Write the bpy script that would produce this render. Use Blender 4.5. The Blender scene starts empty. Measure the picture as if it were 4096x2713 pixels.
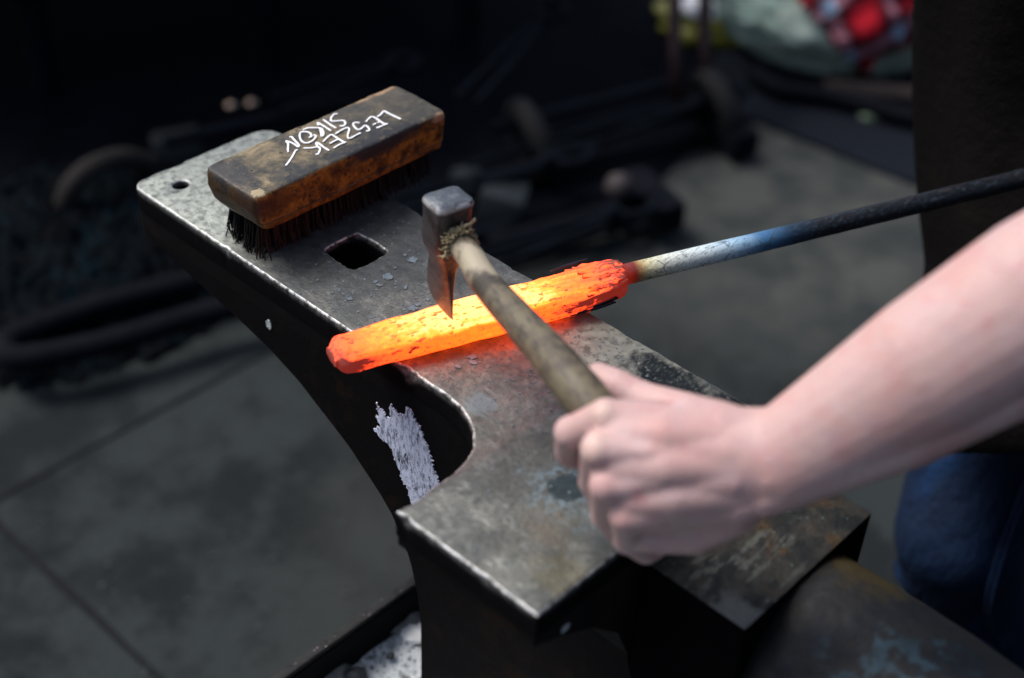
import bpy, bmesh, math, random
from mathutils import Vector, Matrix, Euler, noise
from mathutils.geometry import tessellate_polygon
random.seed(7)
PI = math.pi
scene = bpy.context.scene
COL = scene.collection

# ------------------------------------------------------------------ camera
# anvil frame: z = 0 is the anvil's working face, x across it, y along it towards the heel; floor at z = -0.80
CAMP = Vector((-0.56048787, -0.36481035, 0.66282356))
R = Matrix(((0.68498921, -0.72697896, 0.04786835), (-0.42140456, -0.44894754, -0.78794943), (0.59431303, 0.51956492, -0.61387646)))  # world -> camera (x right, y down, z ahead)
FPX = 5764.778
cam_d = bpy.data.cameras.new("camera"); cam = bpy.data.objects.new("camera", cam_d); COL.objects.link(cam)
cam_d.sensor_width = 36.0; cam_d.lens = FPX * 36.0 / 4096.0
cam_d.clip_start = 0.02; cam_d.clip_end = 200
M = Matrix((R[0], -R[1], -R[2])).transposed().to_4x4(); M.translation = CAMP
cam.matrix_world = M
cam_d.dof.use_dof = True; cam_d.dof.focus_distance = 1.105; cam_d.dof.aperture_fstop = 2.8; cam_d.dof.aperture_blades = 0
scene.camera = cam

# ------------------------------------------------------------------ sky and sun
SUN_EL, SUN_AZ = math.radians(58), Vector((-0.45, 0.89, 0)).normalized()
world = bpy.data.worlds.new("World"); scene.world = world; world.use_nodes = True
wn = world.node_tree
sky = wn.nodes.new("ShaderNodeTexSky"); sky.sky_type = 'NISHITA'; sky.sun_disc = False
sky.sun_elevation = SUN_EL; sky.sun_rotation = math.atan2(SUN_AZ.x, SUN_AZ.y)
sky.dust_density = 4.0; sky.air_density = 1.0
bg = wn.nodes["Background"]; bg.inputs[1].default_value = 0.13
wn.links.new(sky.outputs[0], bg.inputs[0])
sd = bpy.data.lights.new("sun", 'SUN'); sd.energy = 2.5; sd.angle = math.radians(24); sd.color = (1.0, 0.95, 0.92)
sun = bpy.data.objects.new("sun", sd); COL.objects.link(sun)
ldir = Vector((SUN_AZ.x * math.cos(SUN_EL), SUN_AZ.y * math.cos(SUN_EL), math.sin(SUN_EL)))
sun.rotation_euler = (-ldir).to_track_quat('-Z', 'Y').to_euler()
scene.view_settings.view_transform = 'Standard'; scene.view_settings.look = 'None'
scene.view_settings.exposure = 0.36; scene.view_settings.gamma = 1.0

# ------------------------------------------------------------------ helpers
K = 4096 / 2367.0
def at(px, py, z=0.0):
    """point of the plane at height z seen at (px, py) of the photograph (2367 px wide)"""
    d = Vector(((px * K - 2048) / FPX, (py * K - 1356.5) / FPX, 1)); w = R.transposed() @ d
    return CAMP + w * ((z - CAMP.z) / w.z)
def atd(px, py, dep):
    c = Vector(((px * K - 2048) / FPX * dep, (py * K - 1356.5) / FPX * dep, dep))
    return CAMP + R.transposed() @ c

def link(o, parent=None):
    COL.objects.link(o)
    if parent is not None: o.parent = parent
    return o
def tag(o, label=None, cat=None, group=None, kind=None):
    if label: o['label'] = label
    if cat: o['category'] = cat
    if group: o['group'] = group
    if kind: o['kind'] = kind
    return o
def empty(name, loc=(0, 0, 0)):
    o = bpy.data.objects.new(name, None); o.empty_display_size = 0.02
    link(o); o.location = loc; return o
def build(name, bm, mat, parent=None, smooth=True, angle=None, recalc=True):
    if recalc: bmesh.ops.recalc_face_normals(bm, faces=bm.faces)
    me = bpy.data.meshes.new(name); bm.to_mesh(me); bm.free()
    if mat: me.materials.append(mat)
    if smooth:
        me.shade_smooth()
        if angle: me.set_sharp_from_angle(angle=math.radians(angle))
    o = bpy.data.objects.new(name, me); link(o, parent)
    if parent is not None:      # geometry is written in world coordinates
        o.matrix_parent_inverse = Matrix.Translation(parent.location).inverted()
    return o
def evaluated(o):
    dg = bpy.context.evaluated_depsgraph_get(); dg.update()
    me = bpy.data.meshes.new_from_object(o.evaluated_get(dg)); old = o.data
    o.modifiers.clear(); o.data = me; bpy.data.meshes.remove(old); return o
def fbm(p, s, seed=0.0):
    return noise.fractal(Vector(p) * s + Vector((seed, seed * 1.7, -seed)), 1.0, 2.0, 3)
def frame(d):
    d = d.normalized(); u = Vector((0, 0, 1)) if abs(d.z) < 0.9 else Vector((1, 0, 0))
    a = d.cross(u).normalized(); return a, d.cross(a).normalized(), d
def tube(bm, pts, rad, n=10, cap=True, flat=1.0):
    pts = [Vector(p) for p in pts]; rings = []; a = None
    if not hasattr(rad, '__len__'): rad = [rad] * len(pts)
    for i, p in enumerate(pts):
        d = (pts[min(i + 1, len(pts) - 1)] - pts[max(i - 1, 0)]).normalized()
        if a is None: a, b, _ = frame(d)
        else:
            a = (a - d * a.dot(d)).normalized(); b = d.cross(a)
        rings.append([bm.verts.new(p + (a * math.cos(2 * PI * k / n) + b * math.sin(2 * PI * k / n) * flat) * rad[i]) for k in range(n)])
    for r0, r1 in zip(rings, rings[1:]):
        for k in range(n): bm.faces.new((r0[k], r0[(k + 1) % n], r1[(k + 1) % n], r1[k]))
    if cap: bm.faces.new(rings[0][::-1]); bm.faces.new(rings[-1])
    return rings
def box(bm, lo, hi, rot=None, bevel=0.0, seg=2):
    lo = Vector(lo); hi = Vector(hi); c = (lo + hi) / 2; s = hi - lo
    m = Matrix.Translation(c) @ (rot.to_4x4() if rot else Matrix.Identity(4)) @ Matrix.Diagonal((*s, 1))
    g = bmesh.ops.create_cube(bm, size=1.0, matrix=m)
    if bevel:
        vs = set(g['verts']); es = [e for e in bm.edges if e.verts[0] in vs and e.verts[1] in vs]
        bmesh.ops.bevel(bm, geom=es, offset=bevel, segments=seg, profile=0.6, affect='EDGES')
def loft(bm, rings, closed=True, cap=True):
    V = [[bm.verts.new(p) for p in r] for r in rings]; n = len(V[0])
    for a, b in zip(V, V[1:]):
        for k in range(n if closed else n - 1): bm.faces.new((a[k], a[(k + 1) % n], b[(k + 1) % n], b[k]))
    if cap and closed: bm.faces.new(V[0][::-1]); bm.faces.new(V[-1])
    return V
def catmull(pts, n=8):
    pts = [Vector(p) for p in pts]; P = [2 * pts[0] - pts[1]] + pts + [2 * pts[-1] - pts[-2]]; out = []
    for i in range(1, len(P) - 2):
        for k in range(n):
            t = k / n; a, b, c, d = P[i - 1], P[i], P[i + 1], P[i + 2]
            out.append(0.5 * ((2 * b) + (c - a) * t + (2 * a - 5 * b + 4 * c - d) * t * t + (3 * b - a - 3 * c + d) * t ** 3))
    out.append(pts[-1]); return out

# ------------------------------------------------------------------ materials
class Mat:
    def __init__(s, name, base=(.5, .5, .5), rough=.6, metal=0.0, spec=0.5):
        s.m = bpy.data.materials.new(name); s.m.use_nodes = True; s.t = s.m.node_tree
        s.b = s.t.nodes["Principled BSDF"]; s.b.inputs["Roughness"].default_value = rough
        s.b.inputs["Metallic"].default_value = metal; s.b.inputs["Specular IOR Level"].default_value = spec
        s.b.inputs["Base Color"].default_value = (*base, 1)
        s.co = s.t.nodes.new("ShaderNodeTexCoord").outputs["Object"]; s.col = None; s.base = base
    def n(s, typ, **kw):
        x = s.t.nodes.new(typ)
        for k, v in kw.items():
            if k in x.inputs: x.inputs[k].default_value = v
            else: setattr(x, k, v)
        return x
    def l(s, a, b): s.t.links.new(a, b)
    def stretch(s, sc, rot=(0, 0, 0)):
        m = s.n("ShaderNodeMapping"); m.inputs["Scale"].default_value = sc; m.inputs["Rotation"].default_value = rot
        s.l(s.co, m.inputs[0]); return m.outputs[0]
    def noise(s, scale, detail=6, rough=.6, co=None, dist=0.0):
        x = s.n("ShaderNodeTexNoise"); x.inputs["Scale"].default_value = scale; x.inputs["Detail"].default_value = detail
        x.inputs["Roughness"].default_value = rough; x.inputs["Distortion"].default_value = dist
        s.l(co or s.co, x.inputs["Vector"]); return x.outputs["Fac"]
    def voro(s, scale, co=None, feature='F1'):
        x = s.n("ShaderNodeTexVoronoi"); x.feature = feature; x.inputs["Scale"].default_value = scale
        s.l(co or s.co, x.inputs["Vector"]); return x.outputs["Distance"]
    def step(s, f, a, b, inv=False):
        x = s.n("ShaderNodeMapRange"); x.interpolation_type = 'SMOOTHSTEP'
        for i, v in enumerate((a, b, 1.0 if inv else 0.0, 0.0 if inv else 1.0)): x.inputs[i + 1].default_value = v
        s.l(f, x.inputs[0]); return x.outputs[0]
    def math(s, op, a, b=None, c=None):
        x = s.n("ShaderNodeMath"); x.operation = op
        for i, v in enumerate((a, b, c)):
            if v is None: continue
            if isinstance(v, (int, float)): x.inputs[i].default_value = v
            else: s.l(v, x.inputs[i])
        return x.outputs[0]
    def mix(s, fac, a, b):
        x = s.n("ShaderNodeMix"); x.data_type = 'RGBA'
        for i, v in ((0, fac), (6, a), (7, b)):
            if isinstance(v, (int, float)): x.inputs[i].default_value = v
            elif isinstance(v, tuple): x.inputs[i].default_value = (*v, 1)
            else: s.l(v, x.inputs[i])
        return x.outputs[2]
    def tint(s, c):
        x = s.n("ShaderNodeMix"); x.data_type = 'RGBA'; x.blend_type = 'MULTIPLY'; x.inputs[0].default_value = 1.0
        s.l(s.col, x.inputs[6]); x.inputs[7].default_value = (*c, 1); s.col = x.outputs[2]; return s
    def over(s, fac, c):
        s.col = s.mix(fac, s.col if s.col is not None else s.base, c); return s
    def ramp(s, f, stops, interp='LINEAR'):
        x = s.n("ShaderNodeValToRGB"); e = x.color_ramp; e.interpolation = interp
        while len(e.elements) < len(stops): e.elements.new(0.5)
        for el, (p, c) in zip(e.elements, stops): el.position = p; el.color = (*c, 1)
        s.l(f, x.inputs[0]); return x.outputs[0]
    def axis(s, i, co=None):
        x = s.n("ShaderNodeSeparateXYZ"); s.l(co or s.co, x.inputs[0]); return x.outputs[i]
    def normal(s, i):
        g = s.n("ShaderNodeNewGeometry"); x = s.n("ShaderNodeSeparateXYZ"); s.l(g.outputs["Normal"], x.inputs[0]); return x.outputs[i]
    def blob(s, c, r, wob=0.4, ns=60, soft=0.35):
        d = s.n("ShaderNodeVectorMath"); d.operation = 'SUBTRACT'; s.l(s.co, d.inputs[0]); d.inputs[1].default_value = c
        e = s.n("ShaderNodeVectorMath"); e.operation = 'DIVIDE'; s.l(d.outputs[0], e.inputs[0]); e.inputs[1].default_value = r
        g = s.n("ShaderNodeVectorMath"); g.operation = 'LENGTH'; s.l(e.outputs[0], g.inputs[0])
        f = s.math('ADD', g.outputs["Value"], s.math('MULTIPLY', s.math('SUBTRACT', s.noise(ns, 5, .65), 0.5), wob * 4))
        return s.step(f, 1 - soft, 1 + soft, True)
    def bump(s, h, dist=.001, strength=1.0):
        x = s.n("ShaderNodeBump"); x.inputs["Strength"].default_value = strength; x.inputs["Distance"].default_value = dist
        s.l(h, x.inputs["Height"]); s.l(x.outputs[0], s.b.inputs["Normal"]); return s
    def rough(s, f, a, b):
        x = s.n("ShaderNodeMapRange"); s.l(f, x.inputs[0]); x.inputs[3].default_value = a; x.inputs[4].default_value = b
        s.l(x.outputs[0], s.b.inputs["Roughness"]); return s
    def done(s):
        if s.col is not None: s.l(s.col, s.b.inputs["Base Color"])
        return s.m
def simple(name, c, rough=.6, metal=0.0, var=.4, scale=30, bump=.0005, spec=.5):
    m = Mat(name, c, rough, metal, spec); f = m.noise(scale, 6, .65)
    m.over(m.step(f, .35, .7), tuple(x * (1 - var) for x in c)); m.over(m.step(m.noise(scale * 5, 4), .55, .75), tuple(min(1, x * (1 + var)) for x in c))
    if bump: m.bump(m.noise(scale * 4, 5), bump)
    return m.done()
LET= [[(0.155, 0.4244), (0.159, 0.4251), (0.1642, 0.4273), (0.1659, 0.4271), (0.1657, 0.4235), (0.1666, 0.409)], [(0.1429, 0.4249), (0.1479, 0.427), (0.1521, 0.4269), (0.1521, 0.4195), (0.1514, 0.4121), (0.1532, 0.4103)], [(0.1532, 0.4103), (0.1489, 0.4107), (0.1425, 0.411)], [(0.1516, 0.4166), (0.1491, 0.4173)], [(0.1467, 0.4173), (0.1437, 0.4172)], [(0.137, 0.4272), (0.1348, 0.4295), (0.1324, 0.4292), (0.1303, 0.4262), (0.1288, 0.4214), (0.1293, 0.4186), (0.1328, 0.4191), (0.1372, 0.4206), (0.1382, 0.4185), (0.1362, 0.4136), (0.1341, 0.4119), (0.1326, 0.4129)], [(0.1261, 0.4137), (0.1207, 0.4131), (0.1148, 0.4125), (0.1135, 0.4143), (0.1165, 0.4181), (0.1213, 0.4221), (0.1246, 0.4258), (0.1234, 0.4275), (0.1177, 0.4272), (0.11, 0.4258)], [(0.1072, 0.4105), (0.101, 0.4108), (0.0945, 0.4097)], [(0.1065, 0.4117), (0.1067, 0.4186), (0.1071, 0.4259), (0.1052, 0.4271), (0.1003, 0.4255), (0.0949, 0.4233)], [(0.1055, 0.4179), (0.1011, 0.4177), (0.0966, 0.4171)], [(0.0891, 0.4099), (0.0893, 0.4161), (0.0903, 0.424), (0.0888, 0.425), (0.0866, 0.4203)], [(0.0766, 0.4258), (0.0809, 0.4225), (0.086, 0.4197), (0.0859, 0.4169), (0.0828, 0.4139), (0.079, 0.4115), (0.0781, 0.4123)], [(0.1332, 0.4506), (0.1314, 0.4516), (0.1264, 0.4493), (0.1229, 0.4463), (0.1225, 0.4435), (0.1257, 0.441), (0.1295, 0.4385), (0.1288, 0.4349), (0.1243, 0.4316), (0.1218, 0.4332)], [(0.1185, 0.4502), (0.1179, 0.4458), (0.117, 0.4393), (0.1169, 0.4333)], [(0.1107, 0.4323), (0.1111, 0.4379), (0.1114, 0.4444), (0.1117, 0.4496), (0.1094, 0.4462)], [(0.0954, 0.4484), (0.1001, 0.4478), (0.1041, 0.4442), (0.1065, 0.4415), (0.1064, 0.4379), (0.1031, 0.4325), (0.0996, 0.4304), (0.1017, 0.4338), (0.1064, 0.4403)], [(0.0906, 0.4355), (0.0931, 0.4361), (0.0954, 0.4395), (0.0951, 0.4433), (0.0931, 0.4457), (0.0904, 0.4463), (0.0865, 0.4427), (0.0832, 0.4374), (0.0823, 0.4329), (0.084, 0.4302), (0.0883, 0.4298), (0.0934, 0.4317), (0.0961, 0.4341), (0.0959, 0.436)], [(0.0795, 0.4466), (0.0806, 0.4456), (0.079, 0.4399), (0.0766, 0.4316), (0.0746, 0.4305), (0.0749, 0.4343), (0.0745, 0.4393), (0.073, 0.4436), (0.0718, 0.4395), (0.0672, 0.4343), (0.0638, 0.4299)], [(0.071, 0.4273), (0.0688, 0.4271), (0.0623, 0.4226), (0.0555, 0.4186), (0.0499, 0.4157)]]
OUT= [(0.0006, 0.2255), (0.0013, 0.2059), (0.0023, 0.187), (0.0001, 0.1708), (-0.0056, 0.1557), (-0.0148, 0.1425), (-0.0262, 0.1321), (-0.0375, 0.1267), (-0.0476, 0.124), (-0.0594, 0.1225), (-0.1049, 0.1241), (-0.105, -0.0006), (-0.0229, 0.001)]
CHALK= [(0.258, -0.0525), (0.2558, -0.0551), (0.2496, -0.0568), (0.2469, -0.0616), (0.2425, -0.058), (0.2424, -0.0452), (0.238, -0.0476), (0.2328, -0.0483), (0.2276, -0.0454), (0.225, -0.0469), (0.2255, -0.037), (0.2207, -0.0364), (0.2182, -0.0379), (0.2173, -0.0428), (0.2121, -0.0458), (0.2086, -0.0515), (0.2069, -0.0567), (0.2034, -0.0592), (0.199, -0.0675), (0.1963, -0.0754), (0.1907, -0.0789), (0.1917, -0.0887), (0.1976, -0.0977), (0.2113, -0.1148), (0.2166, -0.1253), (0.2202, -0.1235), (0.2238, -0.1175), (0.2283, -0.1163), (0.2319, -0.1061), (0.2373, -0.0971), (0.2408, -0.0887), (0.2471, -0.087), (0.2562, -0.0854), (0.2611, -0.082), (0.2533, -0.0738), (0.2591, -0.0677), (0.2545, -0.064)]
FL= [(0.0975, 0.3215), (0.0674, 0.3175), (0.0556, 0.3192), (0.0547, 0.3141), (0.0684, 0.2981), (0.026, 0.3164), (0.0528, 0.2746), (0.059, 0.2751), (0.0694, 0.275), (0.0231, 0.2807), (0.0282, 0.2005), (0.0443, 0.2012), (0.0396, 0.1961), (0.098, 0.3304), (0.0267, 0.3244), (0.0799, 0.3226)]
# ------------------------------------------------------------------ ground
def ground():
    m = Mat("concrete", (.026, .032, .033), .9, 0, .05)
    big = m.noise(1.6, 5, .6); mid = m.noise(7, 6, .65); fine = m.noise(45, 5, .7)
    m.over(m.step(mid, .42, .62), (.0135, .0165, .0175)); m.over(m.math('MULTIPLY', m.step(big, .5, .68), .8), (.031, .034, .033))
    m.over(m.step(fine, .6, .72), (.008, .0095, .0105))
    m.over(m.step(m.voro(26), .0, .12, True), (.032, .037, .038))
    m.over(m.math('MULTIPLY', m.blob((1.65, .80, -.8), (.55, .40, .2), .35, 4, .5), m.step(mid, .35, .6)), (.058, .061, .058))  # lighter patch at right, brighter lighting put into the floor colour
    m.bump(fine, .003)
    bm = bmesh.new(); xs = [-30, -4, -1.2, .026, .034, .9, 1.2, 2.0, 4, 30]; ys = [-30, -4, -1, 0, .5, 1.116, 1.124, 2, 4, 30]
    def col(v, lo, hi): return lo - 1e-6 <= v <= hi + 1e-6
    vs = {}
    for i, x in enumerate(xs):
        for j, y in enumerate(ys): vs[i, j] = bm.verts.new((x, y, -.8))
    for i in range(len(xs) - 1):
        for j in range(len(ys) - 1):
            groove = (i == 3 and ys[j] < 1.12) or j == 5
            f = [vs[i, j], vs[i + 1, j], vs[i + 1, j + 1], vs[i, j + 1]]
            if groove:   # a sawn joint: the strip sits 6 mm lower
                g = [bm.verts.new((v.co.x, v.co.y, -.808)) for v in f]; bm.faces.new(g)
                for k in range(4):
                    try: bm.faces.new((f[k], f[(k + 1) % 4], g[(k + 1) % 4], g[k]))
                    except ValueError: pass
            else: bm.faces.new(f)
    o = build("floor", bm, m.done(), smooth=False, recalc=False); tag(o, kind='structure')
    # dirt packed into the joints
    jm = simple("joint_dirt", (.012, .013, .015), .95, var=.3, scale=80, spec=.1)
    bm = bmesh.new()
    random.seed(3)
    for (a, b) in (((.03, -2), (.03, 1.11)), ((-3, 1.12), (3, 1.12))):
        a, b = Vector((*a, 0)), Vector((*b, 0)); d = (b - a).normalized(); s = Vector((-d.y, d.x, 0)); n = int((b - a).length / .02); pr = None
        for k in range(n + 1):
            c = a + d * (k * .02); w = .0040 + .003 * fbm((c.x, c.y, 0), 14)
            r = [bm.verts.new((c.x - s.x * w, c.y - s.y * w, -.7975)), bm.verts.new((c.x + s.x * w, c.y + s.y * w, -.7975))]
            if pr: bm.faces.new((pr[0], pr[1], r[1], r[0]))
            pr = r
    o = build("floor_joint_dirt", bm, jm, smooth=False); tag(o, kind='stuff')
    # added dark wall out of view, cuts sky light from the viewer's side
    wm = simple("sky_block_dark", (.020, .018, .016), .9, var=.4, scale=6, spec=.1)
    for nm, a, b, lab in (("sky_block_wall", (-2.2, -3.3, -.8), (3.0, -3.2, 2.3), "added dark wall behind the viewer, blocking sky light"),):
        bm = bmesh.new(); box(bm, a, b); o = build(nm, bm, wm, smooth=False); tag(o, lab, "wall")
ground()
def grit():
    random.seed(31); bm = bmesh.new(); m = simple("grit_chips", (.05, .06, .06), .7, var=.7, scale=90, bump=0)
    for k in range(1500):
        x, y = random.uniform(-.3, 2.3), random.uniform(-.4, 1.3); r = random.choice((.0010, .0012, .0016, .002, .0028)); a0 = random.random() * 6
        vs = [bm.verts.new((x + r * random.uniform(.6, 1.2) * math.cos(a0 + q * 1.256), y + r * random.uniform(.6, 1.2) * math.sin(a0 + q * 1.256), -.7985 + r * random.uniform(.2, .9))) for q in range(5)]
        bm.faces.new(vs)
    g = bmesh.ops.extrude_face_region(bm, geom=bm.faces[:])
    for v in g['geom']:
        if isinstance(v, bmesh.types.BMVert): v.co.z = -.801
    tag(build("floor_grit", bm, m, smooth=False), kind='stuff')
grit()

# ------------------------------------------------------------------ anvil
W, L = .1495, .5656
anvil = empty("anvil", (.075, .10, -.42))
tag(anvil, "big scarred steel anvil with bright worn face, side shelf and round horn", "anvil")

def steel_top():
    m = Mat("worn_steel_face", (.150, .150, .140), .42, .85)
    st = m.stretch((1, .25, 1), (0, 0, .5))
    mott = m.noise(70, 8, .72); fine = m.noise(420, 6, .7); big = m.noise(14, 5, .6); scr = m.noise(160, 5, .7, st)
    y = m.axis(1); nz = m.normal(2)
    # the grain of the bare steel: pits, scratches, oxide mottling
    m.over(m.step(mott, .40, .66), (.095, .098, .094)); m.over(m.math('MULTIPLY', m.step(big, .48, .66), .6), (.11, .10, .088))
    m.over(m.math('MULTIPLY', m.step(scr, .56, .70), .8), (.26, .26, .25)); m.over(m.step(fine, .58, .68), (.035, .036, .038))
    m.over(m.math('MULTIPLY', m.step(m.noise(210, 7, .78), .50, .60), .55), (.05, .052, .052)); m.over(m.math('MULTIPLY', m.step(m.noise(95, 7, .75), .54, .62), .5), (.24, .24, .225))
    m.over(m.math('MULTIPLY', m.step(m.noise(26, 7, .68), .47, .60), .60), (.052, .058, .058)); m.over(m.math('MULTIPLY', m.step(m.noise(19, 6, .7), .56, .68), .5), (.21, .205, .18))
    # right border: polished brighter steel; heel: sky reflection painted in as paler colour
    heel = m.math('MULTIPLY', m.step(y, .40, .47), m.step(m.noise(150, 7, .75), .36, .56))
    m.over(heel, (.36, .375, .34)); m.over(m.math('MULTIPLY', m.step(y, .40, .46), m.step(mott, .50, .64)), (.19, .20, .185))
    m.over(m.math('MULTIPLY', m.step(m.noise(260, 6, .75), .62, .68), m.step(y, .38, .5)), (.03, .03, .03))
    m.over(m.blob((.115, .12, 0), (.05, .09, .05), .5, 45, .5), (.30, .29, .25))
    m.over(m.math('MULTIPLY', m.step(m.noise(130, 5, .6), .5, .62), m.blob((.11, .12, 0), (.05, .09, .05), .4, 40, .5)), (.15, .14, .12))
    # soot stains
    soot = (.012, .016, .018)
    for c, r in (((.128, .090, 0), (.018, .030, .03)), ((.122, .030, 0), (.034, .060, .03)), ((.135, .010, 0), (.022, .035, .03)), ((.095, .058, 0), (.022, .016, .03))):
        m.over(m.math('MULTIPLY', m.blob(c, r, .45, 60, .3), m.step(m.noise(230, 5, .75), .30, .50)), soot)
    # brush's dark reflection painted grey round the square hole, brown and blue patches on the shelf
    m.over(m.math('MULTIPLY', m.blob((.08, .36, 0), (.09, .06, .05), .3, 30, .6), .6), (.052, .056, .066))
    m.over(m.math('MULTIPLY', m.blob((.0, .085, 0), (.04, .035, .05), .5, 50), .5), (.06, .06, .055))
    m.over(m.math('MULTIPLY', m.blob((-.014, .050, 0), (.026, .036, .03), .5, 75, .3), m.math('MULTIPLY', m.step(m.noise(120, 6, .7), .42, .62), .55)), (.20, .28, .33))
    m.over(m.math('MULTIPLY', m.blob((-.008, .062, 0), (.013, .012, .03), .5, 90, .2), .9), (.02, .035, .04))
    m.over(m.math('MULTIPLY', m.blob((-.040, .045, 0), (.018, .016, .03), .6, 70, .6), .35), (.12, .080, .04))
    m.over(m.math('MULTIPLY', m.blob((-.070, .008, 0), (.016, .02, .03), .6, 70, .6), .4), (.11, .09, .035))
    m.over(m.math('MULTIPLY', m.blob((.010, .160, 0), (.010, .012, .03), .6, 90, .3), .8), (.14, .18, .20))
    m.tint((.92, .96, .94))
    # worn bright arrises, paler still with the sky highlight painted in
    m.over(m.math('MULTIPLY', m.step(nz, .97, .85, False) if False else m.step(nz, .82, .97, True), m.step(m.noise(140, 6, .75), .40, .56)), (.55, .56, .56))
    # sides are black scale
    m.over(m.step(nz, .12, .3, True), (.0035, .0033, .0038))
    met = m.math('MULTIPLY', m.step(nz, .1, .3), m.math('SUBTRACT', .62, m.math('MULTIPLY', m.step(mott, .45, .7), .25)))
    m.l(met, m.b.inputs["Metallic"])
    rg = m.math('ADD', m.math('MULTIPLY', m.step(mott, .3, .7), .22), m.math('ADD', .36, m.step(nz, .1, .3, True)))
    m.l(rg, m.b.inputs["Roughness"])
    m.l(m.math('ADD', .02, m.math('MULTIPLY', m.step(nz, .1, .3), .4)), m.b.inputs["Specular IOR Level"])
    m.bump(m.math('ADD', m.math('MULTIPLY', m.noise(24, 4, .5), 1.5), m.math('ADD', m.math('MULTIPLY', m.noise(110, 6, .65), .55), m.math('MULTIPLY', fine, .22))), .0016, .8)
    return m.done()
def steel_black(name="black_scale_steel", base=(.0035, .0032, .0036)):
    m = Mat(name, base, .8, 0.0, .05)
    m.over(m.step(m.noise(25, 6, .7), .52, .68), (.007, .005, .004)); m.over(m.step(m.noise(300, 4, .7), .66, .74), (.02, .021, .022))
    m.over(m.math('MULTIPLY', m.step(m.noise(12, 6, .7), .55, .68), .6), (.014, .0075, .0035))
    m.bump(m.noise(130, 7, .7), .001, .7)
    m.rough(m.noise(40), .55, .9); return m.done()
TOP, BLACK = steel_top(), steel_black()

def plate(name, outline, holes, bevel, thick, mat, parent, jit=.0005, z0=0.0):
    """plate with worn, chipped arrises: outline and holes are dense polygons"""
    def dense(pl, s=.0035):
        out = []
        for a, b in zip(pl, pl[1:] + pl[:1]):
            n = max(1, round((Vector(b) - Vector(a)).length / s)); out += [Vector(a).lerp(Vector(b), k / n) for k in range(n)]
        return out
    def norms(pl, sgn):
        r = []
        for i in range(len(pl)):
            d = (pl[(i + 1) % len(pl)] - pl[i - 1]).normalized(); r.append(Vector((-d.y, d.x)) * sgn)
        return r
    bm = bmesh.new(); tops = []
    for idx, pl in enumerate([outline] + holes):
        pl = dense([Vector(p) for p in pl]); area = sum(a.x * b.y - b.x * a.y for a, b in zip(pl, pl[1:] + pl[:1]))
        if (area < 0): pl.reverse()
        nn = norms(pl, 1 if idx == 0 else -1); b = bevel if idx == 0 else bevel * .75
        prev = None
        for (off, z) in ((1.0, 0), (.55, -.12), (.2, -.45), (0, -1.0), (0, -thick / b)):
            ring = []
            for p, nv in zip(pl, nn):
                j = fbm((p.x, p.y, idx), 95) * jit + fbm((p.x, p.y, idx + 3), 300) * jit * .7
                chip = max(0, fbm((p.x, p.y, idx + 9), 38) - .26) * .005 if off > .1 or z > -1.1 else 0
                q = p + nv * (off * b + (j + chip) * (1 if z > -1.5 else 0)); ring.append(bm.verts.new((q.x, q.y, z0 + z * b)))
            if prev:
                for k in range(len(ring)):
                    f = (prev[k], prev[(k + 1) % len(ring)], ring[(k + 1) % len(ring)], ring[k]); bm.faces.new(f if idx else f[::-1])
            else: tops.append(ring)
            prev = ring
    pts = [[v.co.copy() for v in r] for r in tops]; flat = [v for r in tops for v in r]
    for t in tessellate_polygon(pts):
        try: bm.faces.new([flat[i] for i in t])
        except ValueError: pass
    for f in bm.faces:
        if abs(f.normal.z) > .99 and f.normal.z < 0: f.normal_flip()
    return build(name, bm, mat, parent, angle=50)
def arc(cx, cy, r, a0, a1, n=6): return [(cx + r * math.cos(math.radians(a0 + (a1 - a0) * k / n)), cy + r * math.sin(math.radians(a0 + (a1 - a0) * k / n))) for k in range(n + 1)]
fillet = [(0, .2059), (.0003, .187), (-.0012, .1708), (-.0062, .1557), (-.0148, .1425), (-.0255, .1325), (-.0365, .1270), (-.0476, .1242), (-.0594, .1232)]
outline = [(0, L - .02)] + fillet + [(-.1049, .1238), (-.1049, 0), (W, 0), (W, L - .02)] + arc(W - .02, L - .02, .02, 0, 90) + arc(.014, L - .014, .014, 90, 180)
outline = outline[:-1]
hx, hy, hs = .0552, .3436, .0364
def sqhole(x, y, s, b=.0016):   # sides bow outwards a little, worn corners
    P = []
    for (c0, c1) in (((x, y), (x + s, y)), ((x + s, y), (x + s, y + s)), ((x + s, y + s), (x, y + s)), ((x, y + s), (x, y))):
        c0, c1 = Vector(c0), Vector(c1); d = c1 - c0; nrm = Vector((d.y, -d.x)).normalized()
        P += [tuple(c0 + d * t + nrm * b * math.sin(PI * t)) for t in (.02, .25, .5, .75, .98)]
    return P
rnd = [(.0308 + .0075 * math.cos(2 * PI * k / 24), .5363 + .0066 * math.sin(2 * PI * k / 24)) for k in range(24)]
plate("working_face", outline, [sqhole(hx, hy, hs), rnd], .0019, .022, TOP, anvil)

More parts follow.
